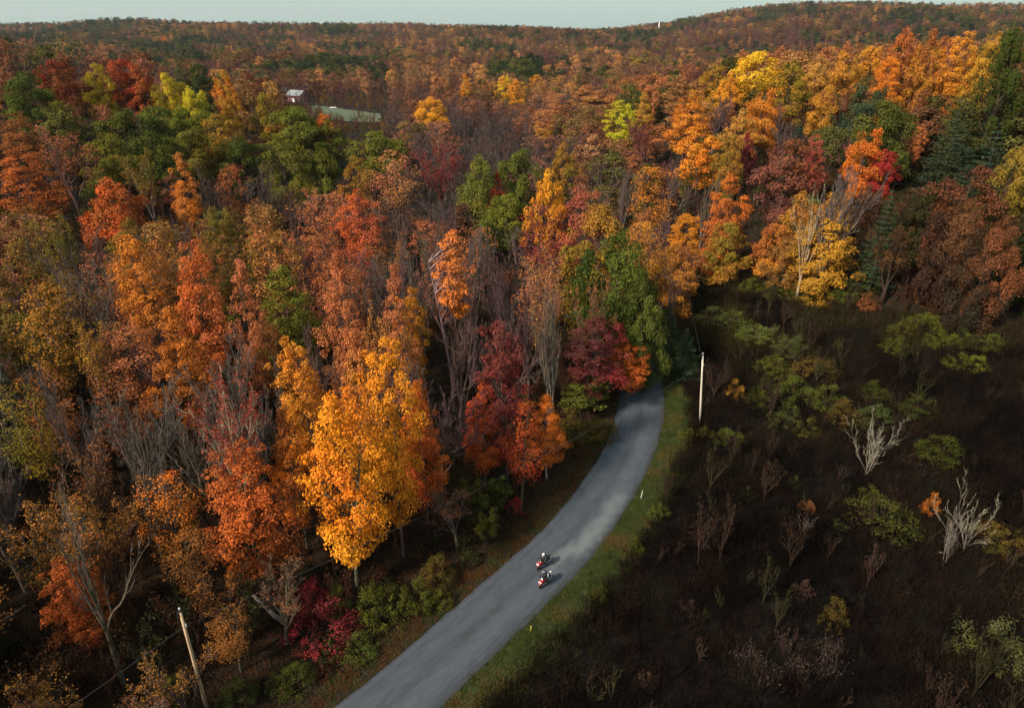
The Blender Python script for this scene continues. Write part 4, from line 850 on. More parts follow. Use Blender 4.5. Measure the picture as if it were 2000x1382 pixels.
def rider(bike, helmet, stripes, label):
    e = bpy.data.objects.new('person', None); col.objects.link(e); e.location = bike.location; e.rotation_euler = bike.rotation_euler; tag(e, label, 'person', 'motorcycle riders')
    V, E_, Rd = [], [], []
    def v(p, rad): V.append(p); Rd.append(rad); return len(V) - 1
    pel = v((-.32, 0, .97), .165); wa = v((-.24, 0, 1.14), .15); ch = v((-.08, 0, 1.34), .19); nb = v((.00, 0, 1.47), .11); nk = v((.04, 0, 1.55), .065); hd = v((.08, 0, 1.64), .085)
    E_ += [(pel, wa), (wa, ch), (ch, nb), (nb, nk), (nk, hd)]
    for s in (-1, 1):
        sh = v((-.03, s * .20, 1.42), .085); el_ = v((.10, s * .34, 1.20), .062); wr = v((.33, s * .35, 1.10), .045); hnd = v((.38, s * .35, 1.08), .042); E_ += [(nb, sh), (sh, el_), (el_, wr), (wr, hnd)]
        hp = v((-.28, s * .13, .93), .115); kn = v((.12, s * .27, .80), .08); an = v((-.16, s * .28, .47), .052); to = v((.00, s * .29, .40), .045); E_ += [(pel, hp), (hp, kn), (kn, an), (an, to)]
    me = bpy.data.meshes.new('body'); me.from_pydata(V, E_, []); o = link('body', me, e); me.materials.append(M_LTH)
    md = o.modifiers.new('skin', 'SKIN'); sv = me.skin_vertices[0].data
    for i, q in enumerate(Rd): sv[i].radius = (q * 1.18, q * 1.18); sv[i].use_root = (i == 0)
    ss_ = o.modifiers.new('smooth', 'SUBSURF'); ss_.levels = ss_.render_levels = 2; md.use_smooth_shade = True
    h = MB().ball((.11, 0, 1.68), (.155, .135, .15), 20, 14).obj('helmet', helmet, e, True)
    MB().loft([ell(.20, 1.68, .10, .055), ell(.255, 1.675, .085, .05), ell(.272, 1.67, .05, .03)]).obj('visor', M_VIS, h, True); MB().ball((.20, 0, 1.585), (.075, .085, .045), 12, 8).obj('chin_guard', helmet, h, True)
    for s in (-1, 1):
        g = MB().ball((.385, s * .35, 1.085), (.055, .05, .03), 10, 6).obj('glove', M_LTH, e, True)
        for q in range(4): c = .335 + .022 * 0; y0 = s * (.315 + .023 * q); L = (.06, .07, .066, .052)[q]; MB().tube(np.array([[.40, y0, 1.095], [.40 + L * .5, y0, 1.085], [.40 + L * .55, y0, 1.055], [.385, y0, 1.035]]), [.011, .011, .010, .009], 6, True).obj('finger', M_LTH, g, True)
        MB().tube(np.array([[.375, s * .31, 1.075], [.385, s * .285, 1.055], [.40, s * .28, 1.035]]), [.013, .012, .010], 6, True).obj('thumb', M_LTH, g, True)
        MB().loft([ell(-.22, .42, .05, .05), ell(-.14, .40, .055, .06), ell(0, .385, .05, .045), ell(.07, .375, .035, .03)]).obj('boot', M_BLK, e, True).location = (0, s * .285, 0)
    if stripes:
        MB().loft([ell(-.30, 1.37, .13, .02), ell(-.22, 1.42, .17, .03), ell(-.12, 1.50, .16, .03), ell(-.06, 1.53, .10, .02)]).obj('white_back_panel', M_WPT, e, True)
        for s in (-1, 1): MB().tube(np.array([[-.05, s * .215, 1.50], [.02, s * .30, 1.38], [.09, s * .385, 1.23]]), [.035, .04, .03], 8, True).obj('white_sleeve_stripe', M_WPT, e, True)
    else:
        MB().loft([ell(-.42, 1.12, .10, .08), ell(-.36, 1.22, .14, .14), ell(-.24, 1.36, .14, .13), ell(-.17, 1.45, .10, .08)]).obj('backpack', M_BLK, e, True)
    return e
def on_road(px, py):
    c = flat(px, py); k = ((rc - c) ** 2).sum(1).argmin(); u = float((c - rc[k]) @ rn[k]) / (ROADW / 2); return c, .07 + .07 * (1 - u * u), math.atan2(-rt[k, 1], -rt[k, 0])
for (px, py, st, dr, lb, rl) in ((1061, 1107, False, -.10, 'red motorcycle with lit headlights, the upper one, ridden by white-helmeted rider', 'person in black with a white helmet and backpack riding the upper motorcycle'),
                                 (1064, 1141, True, .02, 'red motorcycle with white tail, the lower one, ridden by dark-helmeted rider', 'person in black and white jacket with dark helmet riding the lower motorcycle')):
    c, z, a = on_road(px, py); bk = motorcycle((c[0], c[1], z), a + dr, R(-3), st, lb); rider(bk, M_NAVY if st else M_WHEL, st, rl)

# ------------------------------------------------------------------ farm, field and far buildings
M_BARN = plain('barn_red', (.13, .014, .018), .8, 0, .2, 3); M_ROOF = plain('metal_roof', (.22, .24, .26), .5, .2); M_WALL = plain('white_boards', (.72, .72, .70), .7); M_GLS = plain('window_glass', (.03, .04, .05), .1); M_SILO = plain('silo_metal', (.30, .36, .42), .5, .2); M_TANW = plain('tan_boards', (.45, .33, .24), .8)
def house(px, py, w, d, h, rh, wall, roof, rz, name, label, cat, win=2, dz=0.0):
    x, y, _ = hit(px, py, 0); e = bpy.data.objects.new(name, None); col.objects.link(e); e.location = (x, y, float(T(x, y)) + dz); e.rotation_euler = (0, 0, rz); tag(e, label, cat)
    b = MB(); prof_ = [(-d/2, -1), (d/2, -1), (d/2, h), (0, h + rh), (-d/2, h)]
    b.loft([[(sx * w / 2, q[0], q[1]) for q in prof_] for sx in (-1, 1)]).obj('wall', wall, e)
    for s in (-1, 1):
        r_ = MB(); q0, q1 = np.array([0, 0, h + rh + .15]), np.array([0, s * (d / 2 + .5), h - .35]); r_.loft([[q0 + (sx * (w / 2 + .5), 0, 0), q1 + (sx * (w / 2 + .5), 0, 0), q1 + (sx * (w / 2 + .5), 0, -.15), q0 + (sx * (w / 2 + .5), 0, -.15)] for sx in (-1, 1)]).obj('roof_slope', roof, e)
    dr = MB().box((0, -d / 2 - .03, 1.4), (2.4, .06, 2.8)).obj('door', M_WALL, e); MB().box((.9, -d / 2 - .09, 1.3), (.08, .06, .3)).obj('handle', M_DARK, dr)
    for k in range(win):
        for sx in (-1, 1):
            f = MB().box((sx * w * (.22 + .17 * k), -d / 2 - .03, 2.2), (1.1, .06, 1.3)).obj('window', M_WALL, e); MB().box((sx * w * (.22 + .17 * k), -d / 2 - .07, 2.2), (.85, .04, 1.05)).obj('pane', M_GLS, f)
    return e
house(582, 199, 13, 9, 5.0, 3.2, M_BARN, M_ROOF, R(-25), 'red_barn', 'red barn with pale metal roof beside the green field', 'barn')
house(553, 186, 7, 6, 3.5, 2.2, M_WALL, M_ROOF, R(30), 'white_shed', 'small white shed left behind the red barn', 'shed', 1)
house(1296, 62, 16, 12, 6, 4, M_WALL, M_WALL, R(10), 'white_building', 'white building at the foot of the far white tower', 'building')
house(1322, 82, 15, 9, 4.5, 3, M_TANW, M_WALL, R(-15), 'far_house', 'tan house with pale roof on the far right slope', 'house')
def simple(px, py, name, label, cat, build):
    x, y, _ = hit(px, py, 0); e = bpy.data.objects.new(name, None); col.objects.link(e); e.location = (x, y, float(T(x, y))); tag(e, label, cat); build(e); return e
def silo(e):
    MB().tube(np.array([[0, 0, -1], [0, 0, 4], [0, 0, 8]]), [2.0, 2.0, 2.0], 20, True).obj('barrel', M_SILO, e, True); MB().tube(np.array([[0, 0, 8], [0, 0, 8.9], [0, 0, 9.4]]), [2.1, 1.3, .2], 20, True).obj('dome', M_ROOF, e, True)
    for z in (1, 3, 5, 7): MB().tube(np.array([[0, 0, z], [0, 0, z + .12]]), [2.05, 2.05], 20, True).obj('hoop', M_ROOF, e)
simple(482, 203, 'silo', 'pale blue farm silo left of the red barn', 'silo', silo)
def mast(e): MB().tube(np.array([[0, 0, -.5], [0, 0, 14]]), [.22, .14], 8, True).obj('shaft', M_WALL, e, True); MB().box((0, 0, 13.2), (1.8, .12, .14)).obj('crossarm', M_WALL, e)
simple(471, 200, 'yard_pole', 'tall white yard pole left of the farm silo', 'pole', mast)
def tower(e):
    MB().tube(np.array([[0, 0, -1], [0, 0, 20], [0, 0, 27]]), [2.2, 1.7, 1.5], 8, True).obj('shaft', M_WALL, e, True); MB().tube(np.array([[0, 0, 27], [0, 0, 34]]), [1.8, .1], 8, True).obj('spire', M_WALL, e)
    MB().box((0, -2.0, 22), (1.2, .5, 2.0)).obj('louvre', M_GLS, e)
simple(1286, 66, 'white_tower', 'slim white tower on the far wooded slope', 'tower', tower)
def car(e):
    MB().loft([ell(2.1, .65, .7, .2), ell(1.9, .75, .85, .32), ell(-1.8, .78, .85, .34), ell(-2.1, .7, .75, .25)]).obj('body', M_WPT, e, True); MB().loft([ell(.9, 1.05, .7, .1), ell(.2, 1.3, .68, .22), ell(-1.1, 1.3, .68, .22), ell(-1.8, 1.05, .7, .1)]).obj('cabin', M_GLS, e, True)
    for x in (-1.3, 1.3):
        for s in (-1, 1): w = torus_wheel(MB(), x, .34, .24, .1, 16, 6).obj('wheel', M_TYRE, e, True); w.location = (0, s * .75, 0)
simple(651, 213, 'parked_car', 'small white car parked at the edge of the farm field', 'car', car)
# the mown field
m, n, l = newmat('pasture'); b = n['Principled BSDF']; b.inputs['Roughness'].default_value = .95; tc = n.new('ShaderNodeTexCoord')
l.new(ramp(n, l, noise(n, l, .06, 6, tc.outputs['Object']).outputs['Fac'], [(.3, (.04, .058, .03)), (.5, (.055, .075, .04)), (.7, (.085, .08, .042))]).outputs[0], b.inputs['Base Color'])
corners = [flat(600, 206), flat(632, 208), flat(690, 216), flat(745, 222), flat(740, 240), flat(690, 244), flat(645, 238), flat(612, 222)]
fx = np.array(corners); cen = fx.mean(0); ring = []
for q in range(64):
    a = q / 64 * len(fx); i = int(a); p = fx[i] * (1 - a + i) + fx[(i + 1) % len(fx)] * (a - i); ring.append(cen + (p - cen) * (1 + .05 * math.sin(q * 1.7) + .03 * math.sin(q * 4.1)))
ring = np.array(ring); V2 = [cen]; F2 = []
for s in np.linspace(.1, 1, 10): V2 += list(cen + (ring - cen) * s)
for j in range(64): F2.append((0, 1 + j, 1 + (j + 1) % 64))
for i in range(9):
    for j in range(64): a, b2 = 1 + i * 64 + j, 1 + i * 64 + (j + 1) % 64; F2 += [(a, a + 64, b2 + 64), (a, b2 + 64, b2)]
V2 = np.array(V2); tag(link('field', mesh_from('field', np.c_[V2, T(V2[:, 0], V2[:, 1]) + .5], F2, [m])), kind='structure')
# ------------------------------------------------------------------ masses nobody could count
hidden = bpy.data.collections.new('shapes')          # not in the scene: shapes for the masses only
def scatter(name, metas, pos, yaw, scl, idx, t1, t2, label, cat):
    c = bpy.data.collections.new(name + '_shapes')
    for i, me in enumerate(metas):
        o = bpy.data.objects.new('%s_shape_%02d' % (name, i), me); c.objects.link(o)
    me = bpy.data.meshes.new(name); me.vertices.add(len(pos)); me.vertices.foreach_set('co', np.asarray(pos, np.float32).ravel())
    def at(nm, ty, key, d): a = me.attributes.new(nm, ty, 'POINT'); a.data.foreach_set(key, np.asarray(d).ravel())
    n_ = len(pos); rot = np.zeros((n_, 3), np.float32); rot[:, 2] = yaw
    at('rot', 'FLOAT_VECTOR', 'vector', rot); at('scl', 'FLOAT_VECTOR', 'vector', np.asarray(scl, np.float32)); at('idx', 'INT', 'value', np.asarray(idx, np.int32))
    at('tint', 'FLOAT_VECTOR', 'vector', np.asarray(t1, np.float32)); at('tint2', 'FLOAT_VECTOR', 'vector', np.asarray(t2, np.float32))
    o = tag(link(name, me), label, cat, kind='stuff')
    ng = bpy.data.node_groups.new(name, 'GeometryNodeTree'); ng.interface.new_socket('Geometry', in_out='INPUT', socket_type='NodeSocketGeometry'); ng.interface.new_socket('Geometry', in_out='OUTPUT', socket_type='NodeSocketGeometry')
    N_, L_ = ng.nodes, ng.links; gi, go = N_.new('NodeGroupInput'), N_.new('NodeGroupOutput'); ip = N_.new('GeometryNodeInstanceOnPoints'); ci = N_.new('GeometryNodeCollectionInfo')
    ci.inputs['Collection'].default_value = c; ci.inputs['Separate Children'].default_value = True; ci.inputs['Reset Children'].default_value = True
    def na(nm, ty): x = N_.new('GeometryNodeInputNamedAttribute'); x.data_type = ty; x.inputs['Name'].default_value = nm; return x.outputs['Attribute']
    L_.new(gi.outputs[0], ip.inputs['Points']); L_.new(ci.outputs[0], ip.inputs['Instance']); ip.inputs['Pick Instance'].default_value = True
    L_.new(na('idx', 'INT'), ip.inputs['Instance Index']); L_.new(na('rot', 'FLOAT_VECTOR'), ip.inputs['Rotation']); L_.new(na('scl', 'FLOAT_VECTOR'), ip.inputs['Scale']); L_.new(ip.outputs[0], go.inputs[0])
    md = o.modifiers.new('scatter', 'NODES'); md.node_group = ng; return o
def join(meshes, name):
    """one mesh from trunk / crown meshes, keeping the leaf attributes"""
    vs_, fs, mi, ca, la, mats, off = [], [], [], [], [], [], 0
    for me in meshes:
        if me is None: continue
        v = np.empty(len(me.vertices) * 3, np.float32); me.vertices.foreach_get('co', v); v = v.reshape(-1, 3); f = np.empty(len(me.loops), np.int32); me.loops.foreach_get('vertex_index', f)
        for nm, dst in (('clump', ca), ('leafr', la)):
            d = np.zeros(len(v), np.float32)
            if nm in me.attributes: me.attributes[nm].data.foreach_get('value', d)
            dst.append(d)
        if me.materials[0] not in mats: mats.append(me.materials[0])
        vs_.append(v); fs.append(f.reshape(-1, 3) + off); mi.append(np.full(len(f) // 3, mats.index(me.materials[0]))); off += len(v)
    return mesh_from(name, np.vstack(vs_), np.vstack(fs), mats, {'clump': np.concatenate(ca), 'leafr': np.concatenate(la)}, np.concatenate(mi))
MI = (M_LEAFI, M_BARKI)
far = []
for i in range(4): far.append(join(leafy(300 + i, 19, 12, .15, ('dome', 'egg', 'dome', 'egg')[i], 28, 150, .66, (1.9, 3.0), .8, shell=.35, mats=MI)[:2], 'far_crown'))
for i in range(3): far.append(join(leafy(310 + i, 20, 9, .22, ('egg', 'cone', 'col')[i], 46, 60, .56, (1.1, 1.9), .7, mats=MI)[:2], 'far_crown'))
for i in range(2): far.append(join(leafy(320 + i, 20, 10, .25, 'vase', 44, 16, .52, (1.0, 1.8), .6, mats=MI)[:2], 'far_crown'))
for i in range(3): far.append(join(bare(330 + i, 19, 12, .28, 5, 7, 5, 4, 27, tw=.045, mats=MI)[:3], 'far_bare'))
far.append(join(conifer(340, 19, 9, mats=MI, per=26, leaf=.9, lev=14)[:2], 'far_pine'))
r = np.random.default_rng(77); FX, FY = [], []
for d0, d1, sp in ((35, 520, 8.8), (520, 1100, 14.5), (1100, 2000, 18), (2000, 3150, 22)):
    ys_ = np.arange(max(10, d0 * .6), d1, sp); 
    for yy in ys_:
        hwx = yy * .80 + 25; x_ = np.arange(-hwx, hwx, sp); x_ = x_ + r.uniform(-.42, .42, len(x_)) * sp; y_ = yy + r.uniform(-.42, .42, len(x_)) * sp
        dd = np.hypot(x_, y_); k = (dd >= d0) & (dd < d1); FX.append(x_[k]); FY.append(y_[k])
# the same wood goes on behind and beside the viewpoint, added unseen for its shade
bx_, by_ = np.meshgrid(np.arange(-110, 111, 6.4), np.arange(-75, 20, 6.4)); bx_ = bx_.ravel() + r.uniform(-2.4, 2.4, bx_.size); by_ = by_.ravel() + r.uniform(-2.4, 2.4, by_.size)
lx_, ly_ = np.meshgrid(np.arange(-130, -20, 6.4), np.arange(20, 150, 6.4)); lx_ = lx_.ravel() + r.uniform(-2.4, 2.4, lx_.size); ly_ = ly_.ravel() + r.uniform(-2.4, 2.4, ly_.size)
k = lx_ < -.86 * ly_ - 8; BX, BY = np.concatenate([bx_, lx_[k]]), np.concatenate([by_, ly_[k]])
NB = len(BX); FX.append(BX); FY.append(BY)
FX, FY = np.concatenate(FX), np.concatenate(FY); behind = np.zeros(len(FX), bool); behind[-NB:] = True; FD = np.hypot(FX, FY); FZ = T(FX, FY); FPX_, FPY_, _ = proj(FX, FY, FZ)
ok = np.ones(len(FX), bool)
near = FD < 420
pl = np.array(placed)
ii = np.where(near)[0]
for i in ii:
    if np.any((FX[i] - pl[:, 0]) ** 2 + (FY[i] - pl[:, 1]) ** 2 < (.78 * (pl[:, 2] + 2.6)) ** 2): ok[i] = False
ii2 = np.where(FD < 260)[0]
ro2 = road_off(FX[ii2], FY[ii2]); ok[ii2[(np.abs(ro2) < 9)]] = False; ok[ii2[meadow_mask(FX[ii2], FY[ii2])]] = False
ok &= (FD > min(FILL_FAR, 150)) | behind
fc = ((FPX_ > 545) & (FPX_ < 625) & (FD > 300) & (FD < 575)) | ((FPX_ > 600) & (FPX_ < 765) & (FD > 228) & (FD < 575)) | ((FPX_ > 465) & (FPX_ < 500) & (FD > 330) & (FD < 560))
ok &= ~fc
bp_ = proj(FX, FY, FZ + 24); ok &= ~(behind & (bp_[2] > 3) & (bp_[0] > -120) & (bp_[0] < 2120) & (bp_[1] < 1460))
ok &= ~((np.abs(FPX_ - 1290) < 14) & (FD > 1000) & (FD < 1420)); ok &= ~((np.abs(FPX_ - 1322) < 12) & (FD > 560) & (FD < 830))
FX, FY, FD, FZ, FPX_, behind = FX[ok], FY[ok], FD[ok], FZ[ok], FPX_[ok], behind[ok]
ht = r.uniform(.6, 1.22, len(FX)) * np.where(behind, 1.1, np.where(FD < 420, .86, 1.0))
cap = np.array([allowed(x, y, 25.) / 20 if d < 480 and not q else 9. for x, y, d, q in zip(FX, FY, FD, behind)])
ht = np.minimum(ht, cap); k = ht > .3
FX, FY, FD, FZ, FPX_, ht = FX[k], FY[k], FD[k], FZ[k], FPX_[k], ht[k]
_, FPY_, _ = proj(FX, FY, FZ + 19 * ht)
n1 = vnoise(FX, FY, 60, 21); n2 = vnoise(FX, FY, 170, 22); u = r.random(len(FX)); u2 = r.random(len(FX))
n3 = vnoise(FX, FY, 34, 23); g4 = vnoise(FX, FY * .6, 75, 27); u = (.55 * n3 + .45 * u).argsort().argsort() / len(FX)
t1 = np.empty((len(FX), 3)); t2 = np.empty((len(FX), 3)); idx = np.empty(len(FX), int)
def pal(*ks): return [P[k] for k in ks]
for i in range(len(FX)):
    px = FPX_[i]; q = u[i]; s = n1[i] + (u2[i] - .5) * .35; g = n2[i]
    if FD[i] < 480:
        if px < 560: c = ('rust', 'salmon') if q < .2 else ('mauve', 'mauve') if q < .62 else ('olive', 'green') if q < .78 else ('amber', 'ochre') if q < .88 else ('darkred', 'rust')
        elif px < 1180: c = ('mauve', 'mauve') if q < .64 else ('plum', 'brown') if q < .78 else ('tan', 'salmon') if q < .82 else ('rust', 'salmon') if q < .95 else ('olive', 'ochre')
        else: c = ('amber', 'rust') if q < .34 else ('mauve', 'plum') if q < .55 else ('rust', 'orange') if q < .78 else ('olive', 'green') if q < .92 else ('dkgreen', 'green')
        if px > 1690 and FZ[i] < 24: c = ('umber', 'brown') if q < .5 else ('dkgreen', 'olive') if q < .85 else ('brown', 'rust')
    else:
        dk = .40 * S(800, 100, px) + .42 * S(1550, 1800, px) * (FD[i] > 700) + .14
        if g4[i] > .70: c = ('dkgreen', 'pine') if u2[i] < .6 else ('olive', 'green')
        elif s < dk + .05 and q < .75: c = ('dkgreen', 'pine') if q < .5 else ('olive', 'green')
        elif q < .44: c = ('mauve', 'plum')
        elif q < .60: c = ('rust', 'brown') if g < .55 else ('salmon', 'tan')
        elif q < .66: c = ('orange', 'amber') if g > .6 else ('rust', 'brown')
        elif q < .78: c = ('plum', 'brown')
        elif q < .90: c = ('tan', 'brown')
        elif q < .95: c = ('olive', 'ochre')
        else: c = ('amber', 'gold')
    t1[i], t2[i] = P[c[0]], P[c[1]]
    if c[0] == 'mauve': idx[i] = r.integers(9, 12)
    elif c[0] == 'dkgreen' and c[1] == 'pine' and q < .25: idx[i] = 12
    elif c[0] in ('plum', 'tan', 'salmon', 'umber'): idx[i] = r.choice([4, 5, 7, 8])
    else: idx[i] = r.integers(0, 8)
t1 = t1 * .60 + t1.mean(1, keepdims=True) * .14; t2 = t2 * .60 + t2.mean(1, keepdims=True) * .14
jit = 1 + r.normal(size=(len(FX), 1)) * .14
t1 *= np.clip(jit, .6, 1.4); t2 *= np.clip(jit, .6, 1.4)
wsc = np.where(FD > 2000, 1.8, np.where(FD > 1100, 1.65, np.where(FD > 520, 1.5, 1.1))) * r.uniform(.7, 1.3, len(FX))
wsc *= np.clip(ht / .7, .55, 1)
scl = np.stack([wsc, wsc, ht], 1)
scatter('forest', far, np.stack([FX, FY, FZ - .3], 1), r.uniform(0, 6.28, len(FX)), scl, idx, t1, t2, 'distant mixed autumn forest covering the hills to the horizon', 'forest')
print('forest', len(FX))

# dry field plants on the right
def weed(seed, n, h, spread, heads=True, lean=.25, w=.02):
    r = np.random.default_rng(seed); cs, V, F, C, Lr = [], [], [], [], []
    b0 = r.normal(size=(n, 3)) * np.array([spread, spread, 0]); L = h * r.uniform(.5, 1.1, n); d = unit(np.concatenate([r.normal(size=(n, 2)) * lean, np.ones((n, 1))], 1)); e = b0 + d * L[:, None]
    s = unit(np.cross(d, r.normal(size=(n, 3)))) * w; V = np.stack([b0 - s, b0 + s, e], 1).reshape(-1, 3); F = np.arange(3 * n).reshape(-1, 3)
    cl = np.repeat(r.random(n), 3); lr = np.repeat(r.random(n), 3)
    if heads:
        m_ = n * 3; k = r.integers(0, n, m_); c = e[k] - d[k] * (r.random((m_, 1)) ** 1.5 * L[k][:, None] * .55) + r.normal(size=(m_, 3)) * .06
        v, f, a, bb = leaves(c, r.normal(size=(m_, 3)) + np.array([0, 0, .6]), r.uniform(.07, .17, m_), r.random(m_), r, .6)
        F = np.vstack([F, f + len(V)]); V = np.vstack([V, v]); cl = np.concatenate([cl, a]); lr = np.concatenate([lr, bb])
    return mesh_from('weed', V, F, [M_LEAFI], {'clump': cl, 'leafr': lr})
weeds = [weed(400 + i, 34, 1.25 + .25 * (i % 3), .38) for i in range(5)] + [weed(410 + i, 40, .8, .32, False, .4, .014) for i in range(3)]
r = np.random.default_rng(8)
X, Y = np.meshgrid(np.arange(-40, 125, .85), np.arange(14, 135, .85)); X = X.ravel() + r.uniform(-.4, .4, X.size); Y = Y.ravel() + r.uniform(-.4, .4, Y.size)
px, py, _ = proj(X, Y, T(X, Y)); o = road_off(X, Y); k = meadow_mask(X, Y) & (px < 2080) & (py < 1500) & (o > 6.3); X, Y, px, py, o = X[k], Y[k], px[k], py[k], o[k]
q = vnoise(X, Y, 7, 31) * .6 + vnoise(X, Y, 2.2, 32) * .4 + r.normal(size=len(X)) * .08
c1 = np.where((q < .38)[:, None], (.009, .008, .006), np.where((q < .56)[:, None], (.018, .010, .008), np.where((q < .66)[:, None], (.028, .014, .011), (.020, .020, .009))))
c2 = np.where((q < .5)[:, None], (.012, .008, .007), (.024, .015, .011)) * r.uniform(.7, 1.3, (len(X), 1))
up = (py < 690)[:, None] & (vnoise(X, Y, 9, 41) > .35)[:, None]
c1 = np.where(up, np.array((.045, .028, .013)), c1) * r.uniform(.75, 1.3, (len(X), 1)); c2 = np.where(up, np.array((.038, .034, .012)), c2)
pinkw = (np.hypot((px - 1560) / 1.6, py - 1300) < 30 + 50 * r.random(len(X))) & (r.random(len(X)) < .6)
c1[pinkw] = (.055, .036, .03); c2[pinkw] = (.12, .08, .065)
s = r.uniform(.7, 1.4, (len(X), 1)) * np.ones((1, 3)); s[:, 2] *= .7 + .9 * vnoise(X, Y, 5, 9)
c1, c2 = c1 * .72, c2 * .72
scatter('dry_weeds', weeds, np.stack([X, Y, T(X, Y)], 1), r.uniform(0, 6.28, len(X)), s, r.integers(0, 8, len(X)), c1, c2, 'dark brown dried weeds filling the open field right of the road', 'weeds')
# grass verges
gr = [weed(430 + i, 60, .34, .30, False, .5, .016) for i in range(3)]
rr_ = []
for k in range(len(rc) - 1):
    if not (-20 < rc[k, 1] < 140): continue
    L = np.linalg.norm(rc[k + 1] - rc[k])
    for side, a, b_, dens in ((1, 3.2, 7.4, 5.2), (-1, 3.2, 5.6, 2.6)):
        m_ = int(L * (b_ - a) * dens) + 1; t = r.random(m_); w = a + (b_ - a) * r.random(m_)
        p = rc[k] + np.outer(t, rc[k + 1] - rc[k]) + np.outer(w * side, rn[k]); rr_.append(np.c_[p, np.full(m_, side), w])
G = np.vstack(rr_); q = vnoise(G[:, 0], G[:, 1], 2.5, 51) + r.normal(size=len(G)) * .12
c1 = np.where((q < .55)[:, None], (.055, .075, .02), np.where((q < .75)[:, None], (.085, .085, .022), (.13, .085, .03)))
c1 = np.where((G[:, 2:3] < 0) & (r.random((len(G), 1)) < .55), np.array((.12, .05, .02)), c1); c2 = c1 * r.uniform(.7, 1.4, (len(G), 1))
scatter('grass', gr, np.stack([G[:, 0], G[:, 1], T(G[:, 0], G[:, 1])], 1), r.uniform(0, 6.28, len(G)), r.uniform(.5, 1.15, (len(G), 1)) * np.ones((1, 3)), r.integers(0, 3, len(G)), c1, c2, 'short green and tan grass along both road verges', 'grass')
# fallen leaves and low growth under the trees
def litter_patch(seed, n=70, sp=.9):
    r = np.random.default_rng(seed); c = r.normal(size=(n, 3)) * np.array([sp, sp, .0]); c[:, 2] = r.random(n) * .08 + .04
    v, f, a, b = leaves(c, np.array([0, 0, 1]) + r.normal(size=(n, 3)) * .35, r.uniform(.08, .2, n), r.random(n), r); return mesh_from('litter', v, f, [M_LEAFI], {'clump': a, 'leafr': b})
lit = [litter_patch(440 + i) for i in range(4)]
X, Y = np.meshgrid(np.arange(-90, 60, 1.3), np.arange(14, 130, 1.3)); X = X.ravel() + r.uniform(-.6, .6, X.size); Y = Y.ravel() + r.uniform(-.6, .6, Y.size)
px, py, _ = proj(X, Y, T(X, Y)); o = road_off(X, Y); k = (o < -4.7) & (px > -80) & (px < 2050) & (py < 1480); X, Y, o = X[k], Y[k], o[k]
q = vnoise(X, Y, 6, 61) + r.normal(size=len(X)) * .15
c1 = np.where((q < .4)[:, None], (.05, .019, .010), np.where((q < .7)[:, None], (.08, .03, .012), (.03, .02, .012))); c1 = np.where((o > -6)[:, None], c1 * 1.2, c1)
scatter('fallen_leaves', lit, np.stack([X, Y, T(X, Y) + .1], 1), r.uniform(0, 6.28, len(X)), np.ones((len(X), 3)), r.integers(0, 4, len(X)), c1, c1 * .6 + np.array((.015, .01, .003)), 'brown and rust fallen leaves under the trees left of the road', 'fallen leaves')
und = [join(shrub(450 + i, 1.7, 2.4, 420, .2, mats=MI, upright=i % 2 == 1)[:2], 'undergrowth') for i in range(4)] + [join(bare(460 + i, 3.2, 2.2, .2, 4, 4, 3, 3, 28, tw=.02, mats=MI)[:3], 'undergrowth') for i in range(2)] + [join(bare(470 + i, 7.5, 4, .25, 4, 6, 4, 4, 24, tw=.022, leafn=160 + 200 * i, leaf=.24, mats=MI)[:3], 'undergrowth') for i in range(3)]
X, Y = np.meshgrid(np.arange(-120, 140, 2.3), np.arange(14, 190, 2.3)); X = X.ravel() + r.uniform(-1.3, 1.3, X.size); Y = Y.ravel() + r.uniform(-1.3, 1.3, Y.size)
px, py, _ = proj(X, Y, T(X, Y)); o = road_off(X, Y); mm = meadow_mask(X, Y)
band_ = .42 + .8 * S(75, 25, np.abs(py - (600 + (px - 1390) * .68))) * (px > 1370) * (px < 1760) + .7 * S(40, 10, np.abs(py - np.interp(px, [1290, 1370, 1480, 1620, 1750, 1850, 2000], [700, 548, 548, 592, 612, 655, 640]) - 22))
k = ((~mm & (np.abs(o) > 5.6)) | (mm & (o > 7) & (r.random(len(X)) < band_))) & (px > -80) & (px < 2080) & (py < 1500) & (r.random(len(X)) < np.where((px > 1650) & ~mm, 1., .78)); X, Y, o, mm, px = X[k], Y[k], o[k], mm[k], px[k]
q = r.random(len(X)); c1 = np.where((q < .3)[:, None], (.06, .022, .014), np.where((q < .55)[:, None], (.032, .036, .012), np.where((q < .8)[:, None], (.08, .036, .016), (.04, .026, .022))))
c1 = np.where(mm[:, None], np.where(r.random((len(X), 1)) < .5, np.array((.028, .030, .012)), np.array((.034, .018, .015))) * r.uniform(.5, 1.5, (len(X), 1)), c1); c1 = np.where((px > 1700)[:, None], c1 * .6, c1)
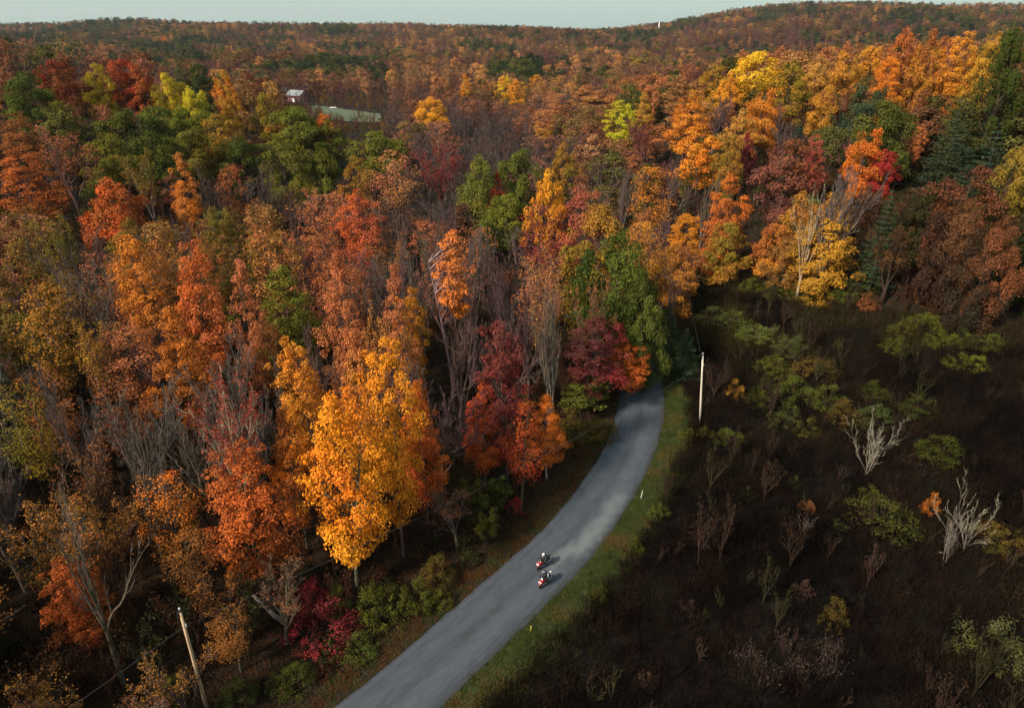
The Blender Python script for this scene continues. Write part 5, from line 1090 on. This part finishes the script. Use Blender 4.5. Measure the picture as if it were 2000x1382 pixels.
# rough scrub round the farm field
fx_, fy_ = np.meshgrid(np.arange(-230, -40, 3.4), np.arange(225, 575, 3.4)); fx_ = fx_.ravel() + r.uniform(-1.6, 1.6, fx_.size); fy_ = fy_.ravel() + r.uniform(-1.6, 1.6, fy_.size); fpx, fpy, _ = proj(fx_, fy_, T(fx_, fy_))
inf = (fpx > 597) & (fpx < 748) & (fpy > np.interp(fpx, [600, 632, 690, 745], [204, 206, 214, 220])) & (fpy < np.interp(fpx, [600, 612, 645, 690, 740], [212, 224, 240, 246, 242])); bld = (fpx > 535) & (fpx < 618) & (fpy > 180) & (fpy < 215)
kk = (fpx > 460) & (fpx < 790) & ~inf & ~bld & (r.random(len(fx_)) < .7); fx_, fy_ = fx_[kk], fy_[kk]; nf = len(fx_)
cf = np.array([P[('mauve', 'plum', 'olive', 'brown', 'mauve', 'ochre')[q_]] for q_ in r.integers(0, 6, nf)]) * .7
X, Y, o, mm, c1 = np.concatenate([X, fx_]), np.concatenate([Y, fy_]), np.concatenate([o, np.full(nf, -20.)]), np.concatenate([mm, np.zeros(nf, bool)]), np.vstack([c1, cf])
scatter('undergrowth', und, np.stack([X, Y, T(X, Y)], 1), r.uniform(0, 6.28, len(X)), r.uniform(.45, 1.15, (len(X), 1)) * np.where((X > 55) & ~mm, 1.7, 1.)[:, None] * np.ones((1, 3)), np.where(mm & (r.random(len(X)) < .6), r.choice([4, 5, 4, 5, 6], len(X)), np.where(mm | (o > -9), r.integers(0, 6, len(X)), r.integers(0, 9, len(X)))), c1, c1 * .7 + np.array((.015, .010, .005)), 'low brown and olive undergrowth on the forest floor', 'undergrowth')

# ------------------------------------------------------------------ thin evening haze over the whole valley
hm = bpy.data.materials.new('haze'); hm.use_nodes = True; hn, hl = hm.node_tree.nodes, hm.node_tree.links
hn.remove(hn['Principled BSDF']); pv = hn.new('ShaderNodeVolumePrincipled'); pv.inputs['Density'].default_value = 0.00003; pv.inputs['Color'].default_value = (.80, .82, .86, 1); pv.inputs['Anisotropy'].default_value = .2
hl.new(pv.outputs[0], hn['Material Output'].inputs['Volume'])
zlo, zhi = float((T(gx, gy) + bump).min()) - 1.5, float(T(gx, gy).max()) + 32
hz = MB().box((0, 2000, (zlo + zhi) / 2), (9800, 6200, zhi - zlo)).obj('haze', hm)
tag(hz, 'thin bluish haze lying over the whole valley', 'haze', kind='stuff')
